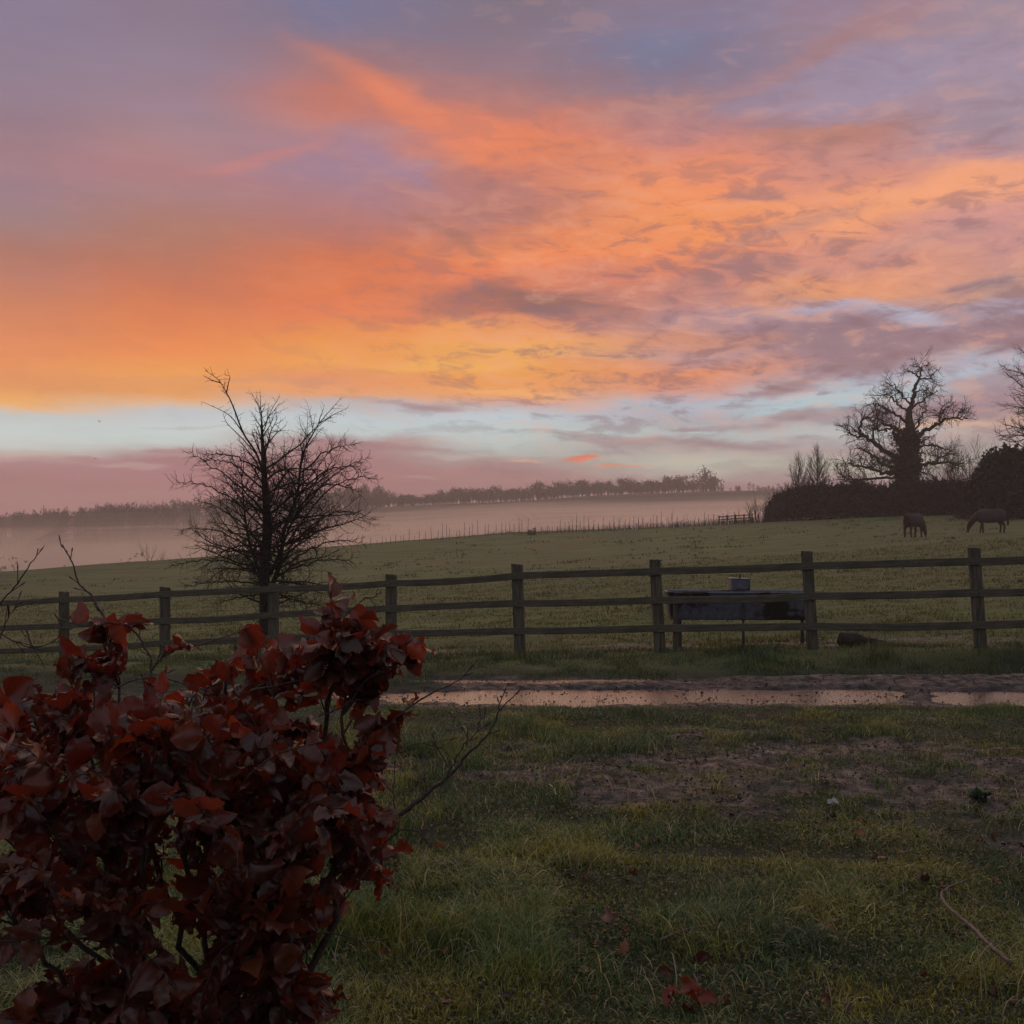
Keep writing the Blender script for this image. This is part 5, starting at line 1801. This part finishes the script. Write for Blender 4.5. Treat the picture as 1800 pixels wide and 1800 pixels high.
# main stems from the root up into the mass
stems = []
for tip in ((60, 1250, 2.4), (160, 1330, 2.2), (210, 1210, 2.35), (330, 1220, 2.3), (400, 1170, 2.35), (500, 1150, 2.4), (470, 1350, 2.2), (600, 1260, 2.35), (630, 1400, 2.2), (90, 1450, 2.05), (260, 1450, 2.0), (400, 1480, 2.0), (-30, 1330, 2.2), (540, 1500, 2.1), (20, 1600, 1.95), (200, 1650, 1.9), (480, 1640, 1.95), (600, 1110, 2.33), (350, 1330, 2.5), (120, 1300, 2.5)):
    e = bp(*tip)
    b0 = np.array([rng.normal() * .035, rng.normal() * .04, -.08])
    mid1 = b0 + (e - b0) * .3 + np.array([rng.normal() * .03 - (e[0] - b0[0]) * .16, rng.normal() * .04, .10])
    mid2 = b0 + (e - b0) * .68 + np.array([rng.normal() * .035, rng.normal() * .04, .05])
    P = spline([b0, mid1, mid2, e], 8)
    P[3:-1] += rng.normal(size=(len(P) - 4, 3)) * .007
    stems.append((P, np.linspace(rng.uniform(.009, .015), .0035, len(P))))
stem_t = Tubes()
for P, R in stems: stem_t.add(P, R, 8)
stem_t.build('stem', MAT['bark_beech'], bush)
allP = np.concatenate([P[6:] for P, R in stems])

tw = Tubes()
LP, LA, LNn, LSZ = [], [], [], []


def spray(p0, p1, g, leaves=9, r=.0026, bare=0.0, size=1.0):
    """A twig from p0 to p1 with alternate leaves and pointed buds."""
    d = p1 - p0; L = np.linalg.norm(d)
    side = rand_perp(unit(d), g)
    n = 9
    tt = np.linspace(0, 1, n)
    P = p0 + np.outer(tt, d) + np.outer(np.sin(tt * math.pi) * L * g.normal() * .10, side) + np.outer(np.sin(tt * math.pi) * L * .08, [0, 0, 1])
    P[1:] += np.cumsum(g.normal(size=(n - 1, 3)) * .0028, 0)
    tw.add(P, np.linspace(r, .0011, n), 5, cap=False)
    # spear-like bud at the tip
    bd = unit(P[-1] - P[-2]); tw.add([P[-1], P[-1] + bd * .007, P[-1] + bd * .018], [.0012, .0022, .0003], 5, cap=False)
    k = 0
    for j in range(leaves):
        u = bare + (1 - bare) * (j + g.uniform(.2, .8)) / leaves
        i = min(n - 2, int(u * (n - 1)))
        q = P[i] + (P[i + 1] - P[i]) * (u * (n - 1) - i)
        dd = unit(P[i + 1] - P[i])
        sg = 1 if j % 2 else -1
        lat = np.cross(dd, [0, 0, 1.0]); lat = unit(lat + 1e-6)
        a = unit(dd * g.uniform(.4, 1.0) + lat * sg * g.uniform(.35, 1.0) + np.array([0, 0, g.normal() * .45 - .22]))
        nrm = np.array([g.normal() * .55, g.normal() * .55 - .15, 1.0])
        if g.uniform() < .33: nrm = g.normal(size=3) + np.array([0, -.4, .3])
        st = .008
        LP.append(q + a * st * .5); LA.append(a); LNn.append(nrm); LSZ.append(size * g.uniform(.040, .072))


g = np.random.default_rng(77)
for cx, cy2, rx, ry, Y, dep, num in SPR:
    rx *= .82; ry *= .72; cy2 += 30 if cy2 < 1320 else 12
    num = max(2, int(num * (1.12 if cy2 < 1490 else .95)))
    for k in range(num):
        a, rr = g.uniform(0, 6.28), math.sqrt(g.uniform(0, 1))
        e = bp(cx + rx * rr * math.cos(a), cy2 + ry * rr * math.sin(a), Y + g.uniform(-1, 1) * dep)
        # root the twig on the nearest stem, lower and nearer the middle
        dist = np.linalg.norm(allP - (e - [0, 0, .09]), axis=1) + g.uniform(0, .05, len(allP))
        s0 = allP[np.argmin(dist)]
        if np.linalg.norm(e - s0) > .30: s0 = e + unit(s0 - e) * g.uniform(.17, .28)
        if np.linalg.norm(e - s0) < .07: e = s0 + unit(e - s0 + [0, 0, .03]) * .13
        spray(s0, e, g, leaves=int(g.integers(7, 12)), bare=.18)

# named shoots seen against the grass and sky (bare or nearly so)
def shoot(pts, r0, r1, side=(), nbud=6, leaves=()):
    P = spline([bp(*p_) for p_ in pts], 6)
    P[1:-1] += g.normal(size=(len(P) - 2, 3)) * .0010
    tw.add(P, np.linspace(r0, r1, len(P)), 6, cap=False)
    bd = unit(P[-1] - P[-2]); tw.add([P[-1], P[-1] + bd * .008, P[-1] + bd * .02], [r1, r1 * 1.7, .0003], 5, cap=False)
    for j in range(nbud):
        i = int(g.integers(3, len(P) - 1)); d0 = unit(P[min(i + 1, len(P) - 1)] - P[i - 1])
        nd = unit(d0 + rand_perp(d0, g) * .7); l = g.uniform(.012, .05)
        tw.add([P[i], P[i] + nd * l * .55, P[i] + nd * l * .8, P[i] + nd * l], [.0012, .0010, .0019, .0003], 5, cap=False)
    for s_ in side: shoot(s_, .0017, .0010, nbud=1)
    for u, sz in leaves:
        q = P[int(u * (len(P) - 1))]
        LP.append(q); LA.append(g.normal(size=3) + [0.2, 0, -.3]); LNn.append(g.normal(size=3) + [0, -.3, .8]); LSZ.append(sz)


shoot([(175, 1075, 2.3), (160, 1045, 2.3), (138, 1025, 2.3), (128, 990, 2.3), (116, 970, 2.3), (106, 953, 2.3)], .0026, .0011, nbud=4)
shoot([(190, 1175, 2.3), (195, 1125, 2.3), (185, 1090, 2.3), (175, 1072, 2.3)], .003, .0024, nbud=2)
shoot([(-40, 1110, 2.35), (0, 1062, 2.35), (35, 1020, 2.35), (55, 990, 2.35), (69, 971, 2.35)], .0022, .0010, nbud=3)
shoot([(-30, 1185, 2.2), (0, 1120, 2.2), (15, 1085, 2.2), (30, 1065, 2.2)], .0018, .0009, nbud=6)
shoot([(-20, 1100, 2.3), (20, 1125, 2.3), (60, 1138, 2.3), (100, 1122, 2.3), (110, 1088, 2.3)], .0018, .0010, nbud=8)
shoot([(80, 1175, 2.3), (60, 1140, 2.3), (42, 1115, 2.3)], .0015, .0009, nbud=4)
shoot([(260, 1240, 2.25), (265, 1180, 2.25), (262, 1150, 2.25), (235, 1110, 2.25), (205, 1095, 2.25), (150, 1100, 2.25), (112, 1090, 2.25)], .0030, .0013, nbud=6, leaves=[(.9, .06), (.7, .065), (.55, .06), (.62, .055), (.8, .05)])
shoot([(265, 1180, 2.25), (280, 1160, 2.25), (300, 1142, 2.25), (340, 1135, 2.25), (400, 1118, 2.25), (430, 1105, 2.25)], .0024, .0012, nbud=6, leaves=[(.3, .055), (.5, .06), (.6, .045), (.9, .07), (1, .07)])
shoot([(200, 1210, 2.2), (250, 1192, 2.2), (300, 1195, 2.2), (350, 1210, 2.2), (385, 1200, 2.2)], .0024, .0010, nbud=8, leaves=[(.4, .07), (.9, .06)])
shoot([(440, 1215, 2.3), (480, 1190, 2.3), (560, 1120, 2.3), (600, 1105, 2.3)], .0040, .0020, nbud=3, leaves=[(.5, .07), (.7, .07), (.9, .075), (1, .07)])
shoot([(440, 1215, 2.28), (520, 1198, 2.28), (590, 1180, 2.28), (640, 1170, 2.28), (684, 1172, 2.28)], .0032, .0012, nbud=4, leaves=[(.4, .07), (.6, .075), (.7, .075), (.8, .07)])
shoot([(560, 1120, 2.3), (615, 1075, 2.3), (640, 1052, 2.3), (658, 1050, 2.3), (664, 1034, 2.3)], .0018, .0009, nbud=3, leaves=[(.2, .07), (.3, .075), (.1, .065)])
shoot([(610, 1155, 2.3), (645, 1118, 2.3), (672, 1101, 2.3)], .0014, .0008, nbud=2)
shoot([(640, 1150, 2.3), (690, 1140, 2.3), (735, 1118, 2.3)], .0020, .0010, nbud=2, leaves=[(.4, .065), (.6, .075), (.8, .075), (.9, .07)])
shoot([(560, 1260, 2.25), (605, 1240, 2.25), (640, 1200, 2.25), (652, 1188, 2.25)], .0018, .0009, nbud=5)
shoot([(620, 1320, 2.22), (680, 1275, 2.22), (720, 1243, 2.22), (765, 1215, 2.22), (800, 1200, 2.22), (818, 1187, 2.22)], .0034, .0010, nbud=5, leaves=[(.2, .065), (.28, .065), (.35, .07), (.4, .06)])
low = [(560, 1570, 2.1), (610, 1500, 2.12), (645, 1462, 2.12), (690, 1440, 2.12), (735, 1408, 2.12), (765, 1382, 2.12), (790, 1362, 2.12), (818, 1330, 2.12), (850, 1300, 2.12), (868, 1272, 2.12), (878, 1248, 2.12), (905, 1222, 2.12)]
shoot(low, .0068, .0012, nbud=9, side=([(788, 1362, 2.12), (806, 1325, 2.12), (825, 1300, 2.12), (850, 1278, 2.12)], [(820, 1312, 2.12), (822, 1295, 2.12)], [(787, 1348, 2.12), (775, 1325, 2.12), (766, 1312, 2.12)], [(750, 1392, 2.12), (747, 1370, 2.12)], [(840, 1286, 2.12), (843, 1268, 2.12), (852, 1257, 2.12)], [(878, 1248, 2.12), (877, 1236, 2.12)], [(694, 1432, 2.12), (692, 1395, 2.12), (694, 1350, 2.12)]))
shoot([(600, 1590, 2.05), (690, 1470, 2.05), (740, 1460, 2.05), (795, 1442, 2.05)], .002, .0009, nbud=3)
shoot([(470, 1680, 2.0), (560, 1640, 2.0), (640, 1655, 2.0), (670, 1652, 2.0)], .002, .0009, nbud=2)
shoot([(600, 1380, 2.2), (660, 1330, 2.2), (720, 1310, 2.2), (790, 1300, 2.2)], .0014, .0007, nbud=2)
tw.build('twig_sprays', MAT['bark_beech'], bush)
# loose dead leaves caught inside the bush
n = 260
cen = np.array([(s[0], s[1] + 25, s[2] * .8, s[3] * .8, s[4], s[5]) for s in SPR]); w_ = np.array([s[6] for s in SPR], float); w_ /= w_.sum()
pick = g.choice(len(SPR), n, p=w_)
for i in pick:
    cx, cy2, rx, ry, Y, dep = cen[i]
    a, rr = g.uniform(0, 6.28), math.sqrt(g.uniform(0, 1))
    LP.append(bp(cx + rx * rr * math.cos(a), cy2 + ry * rr * math.sin(a), Y + g.uniform(-.8, 1) * dep)); LA.append(g.normal(size=3) + [0, 0, -.5]); LNn.append(g.normal(size=3) + [0, 0, .8]); LSZ.append(g.uniform(.05, .08))
nL = len(LP)
link('foliage', leaves_mesh('foliage', np.array(LP), np.array(LA), np.array(LNn), np.array(LSZ), beech_hue(g, nL), g), MAT['beech_leaf'], bush)
print('beech leaves', nL)

# ------------------------------------------------------------------ litter on the ground
def ground_pt(px, py, lift=0.0):
    """Where the sight line of a photo pixel meets the soil."""
    lo, hi = 1.0, 60.0
    for _ in range(60):
        mid = (lo + hi) / 2
        v = at(px, py, mid)
        if v.z > gz(v.x, v.y): lo = mid
        else: hi = mid
    v = at(px, py, (lo + hi) / 2)
    return v.x, v.y, gz(v.x, v.y) + lift


g = np.random.default_rng(88)


def fallen(px, py, size, hue, label, cat='leaf', group=None, curl=1.2, lift=.02, name='fallen_leaf', k=1):
    x, y, z = ground_pt(px, py)
    P = np.stack([g.normal(size=k) * .03 * (k > 1), g.normal(size=k) * .03 * (k > 1), g.uniform(0, .03, k) * (k > 1)], 1)
    A = g.normal(size=(k, 3)) * [1, 1, .25]; N = g.normal(size=(k, 3)) * .45 + [0, -.25, 1]
    h = np.array([hue]) * g.uniform(.8, 1.2, (k, 1))
    me = leaves_mesh(name, P, A, N, np.full(k, size) * g.uniform(.85, 1.1, k), h, g, curl)
    return tag(link(name, me, MAT['dead_leaf'], None, (x, y, z + lift)), label, cat, group)


BR = (.095, .035, .018); DK = (.045, .022, .018); TAN = (.20, .10, .05); OR = (.24, .09, .025); PAL = (.30, .22, .19)
spec = [
    (1058, 1634, .085, (.20, .105, .085), 'single tan leaf standing edge-up in the long grass right of the beech bush', 1.4, .05),
    (1245, 1690, .085, (.075, .028, .022), 'large dark brown leaf half sunk in grass above the bright red leaf heap', 1.0, .03),
    (925, 1672, .08, (.16, .060, .022), 'rusty brown crumpled leaf on the grass, nearest the foot of the beech bush', 1.6, .04),
    (1030, 1715, .06, (.20, .11, .05), 'small tan crumpled leaf in the long grass left of the red heap', 1.5, .04),
    (1500, 1472, .075, OR, 'orange-brown fallen leaf on the grass below the white petal', 1.0, .02),
    (1512, 1452, .07, (.17, .06, .03), 'reddish leaf lying just beyond the orange-brown leaf', 1.2, .02),
    (790, 1512, .10, DK, 'broad dark leaf flat in the grass between the beech bush twigs and the mud', .6, .015),
    (1088, 1377, .07, (.10, .036, .025), 'dark red leaf curled on the near left edge of the mud', 1.5, .015),
    (1282, 1402, .11, (.12, .042, .026), 'long red-brown leaf lying flat at the near edge of the mud', .7, .012),
    (1660, 1648, .09, (.055, .026, .022), 'dark crumpled leaf beside the bent stick in the right foreground', 1.6, .02),
    (1712, 1366, .075, (.15, .06, .035), 'brown leaf on the bare mud above the dark rosette weed', 1.0, .012),
    (1745, 1366, .07, (.36, .27, .24), 'pale pinkish leaf on the bare mud at the right edge', 1.0, .012),
    (1447, 1374, .07, (.26, .13, .115), 'dull pink curled leaf on the grass tuft left of the rosette weed', 1.3, .02),
    (850, 1365, .075, DK, 'dark curled leaf in the grass under the bare beech twig', 1.4, .02),
]
for px, py, sz, hu, lab, cu, li in spec:
    fallen(px, py, sz, hu, lab, curl=cu, lift=li)
fallen(1212, 1778, .082, (.17, .034, .018), 'bright red heap of fallen beech leaves at the bottom edge of the grass', 'leaf heap', None, 1.3, .05, 'leaf_heap', 5)
for _ in range(120):
    px = g.uniform(620, 1800); py = g.uniform(1275, 1790)
    fallen(px, py, g.uniform(.045, .075), (BR, DK, TAN, BR)[int(g.integers(0, 4))], 'small brown fallen leaf scattered over the rough grass and mud', 'leaf', 'fallen leaves scattered over the grass', 1.2, .015)
# white petal-like leaf and pale bits on the mud
m, nb, out = new_mat('white_petal'); principled(nb, out, (.42, .39, .39, 1), .5, .3, trans=(.25, (.4, .37, .37, 1))); MAT['petal'] = m
x, y, z = ground_pt(1462, 1424)
P = np.array([[0, 0, .035], [0, 0, .035], [0, 0, .035]]); A = np.array([[-.4, -.2, -.5], [.02, -.2, -.7], [.9, -.1, -.25]]); N = np.array([[-.5, -.6, .7], [.1, -.9, .4], [.3, -.5, .8]])
me = leaves_mesh('white_petal', P, A, N, np.array([.042, .036, .052]), np.full((3, 3), .6), g, .5)
tag(link('white_petal', me, MAT['petal'], None, (x, y, z + .03)), 'white curled petal-like scrap on the dark turf just below the mud patch', 'petal')
for px, py, s in ((1325, 1316, .03), (1334, 1322, .034), (1342, 1324, .03), (1352, 1327, .026), (1360, 1329, .028), (1334, 1337, .026), (1318, 1341, .028), (1384, 1320, .024), (1397, 1337, .022), (1346, 1331, .02), (1415, 1337, .022)):
    x, y, z = ground_pt(px, py)
    me = leaves_mesh('pale_petal', np.zeros((1, 3)), g.normal(size=(1, 3)) * [1, 1, .4], g.normal(size=(1, 3)) * .4 + [0, -.4, 1], np.array([s]), np.full((1, 3), .5), g, 1)
    tag(link('pale_petal', me, MAT['petal'], None, (x, y, z + .03)), 'tiny pale petal in the scatter on the grass tuft at the edge of the mud', 'petal', 'pale petals at the edge of the mud')

# sticks
def stick(pts, r, label, name='stick', group=None, lift=.02, ends=None):
    W_ = np.array([ground_pt(*p_, lift) for p_ in pts])
    c0 = W_[0].copy()
    P = spline(W_ - c0, 6); P[1:] += g.normal(size=(len(P) - 1, 3)) * r * .25
    t_ = Tubes(); t_.add(P, np.linspace(r, r * .45, len(P)), 7)
    return tag(t_.build(name, MAT['stick'], None, tuple(c0)), label, 'stick', group)


MAT['stick'] = bark_mat('bare_stick', (.05, .032, .024), (.19, .13, .10), 40, .6, .4)
stick([(1776, 1735), (1745, 1706), (1712, 1672), (1690, 1652), (1668, 1632), (1656, 1612), (1664, 1596), (1700, 1582)], .0095, 'long bare bent stick lying in the grass at the right foreground', lift=.085)
stick([(1160, 1680), (1205, 1662), (1280, 1648)], .006, 'thin dark stick lying in the long grass above the red heap of leaves', lift=.06)
stick([(878, 1470), (905, 1476), (945, 1484)], .005, 'short dark twig lying in the grass right of the lowest bare beech shoot', lift=.03)
for k in range(46):
    px = g.uniform(960, 1790); py = g.uniform(1262, 1440)
    a = g.normal() * .35; L = g.uniform(14, 60)
    p2 = [(px, py), (px + L * .5 * math.cos(a), py + L * .18 * math.sin(a) + g.normal() * 2), (px + L * math.cos(a), py + L * .3 * math.sin(a) + g.normal() * 3)]
    stick(p2, g.uniform(.0025, .0055), 'thin broken twig lying on the trampled mud and grass', 'twig', 'twigs lying on the trampled mud', .012)

# dark rosette weed on the mud
def rosette(px, py, n, size, label, col):
    x, y, z = ground_pt(px, py)
    az = np.arange(n) * 2.4 + g.normal(size=n) * .2
    A = np.stack([np.cos(az), np.sin(az), g.uniform(.25, 1.0, n)], 1); N = np.stack([-np.cos(az) * .5, -np.sin(az) * .5, np.ones(n)], 1)
    me = leaves_mesh('rosette_weed', np.zeros((n, 3)) + g.normal(size=(n, 3)) * .008, A, N, np.full(n, size) * g.uniform(.6, 1.1, n), np.array([col]) * g.uniform(.7, 1.2, (n, 1)), g, .5)
    tag(link('rosette_weed', me, MAT['ivy'], None, (x, y, z + .01)), label, 'weed')


rosette(1722, 1408, 26, .085, 'dark green broad-leaved rosette weed on the mud at the right', (.050, .085, .045))

# birds high over the valley
m, nb, out = new_mat('bird_feather'); principled(nb, out, (.03, .028, .028, 1), .7, .2)
def bird(px, py, Y, label, s):
    v = at(px, py, Y)
    V = np.array([[0, .5, 0], [.09, .12, .05], [-.09, .12, .05], [0, -.35, .02], [.85, -.12, .24], [.42, .18, .16], [-.85, -.12, .24], [-.42, .18, .16], [0, 0, -.10], [.12, -.55, .02], [-.12, -.55, .02]]) * s
    T = np.array([[0, 1, 2], [1, 3, 2], [1, 5, 3], [5, 4, 3], [2, 3, 7], [7, 3, 6], [0, 8, 1], [0, 2, 8], [8, 3, 1], [8, 2, 3], [3, 9, 10]])
    o = tag(link('bird', mesh_from('bird', V, None, T), m, None, tuple(v)), label, 'bird'); o.rotation_euler = (.2, .3, 1.1)
bird(175, 741, 120, 'small dark bird flying in the clear band of sky left of the hawthorn', .42)
bird(168, 806, 160, 'tiny dark bird flying low against the pink cloud bank, left of the hawthorn', .40)
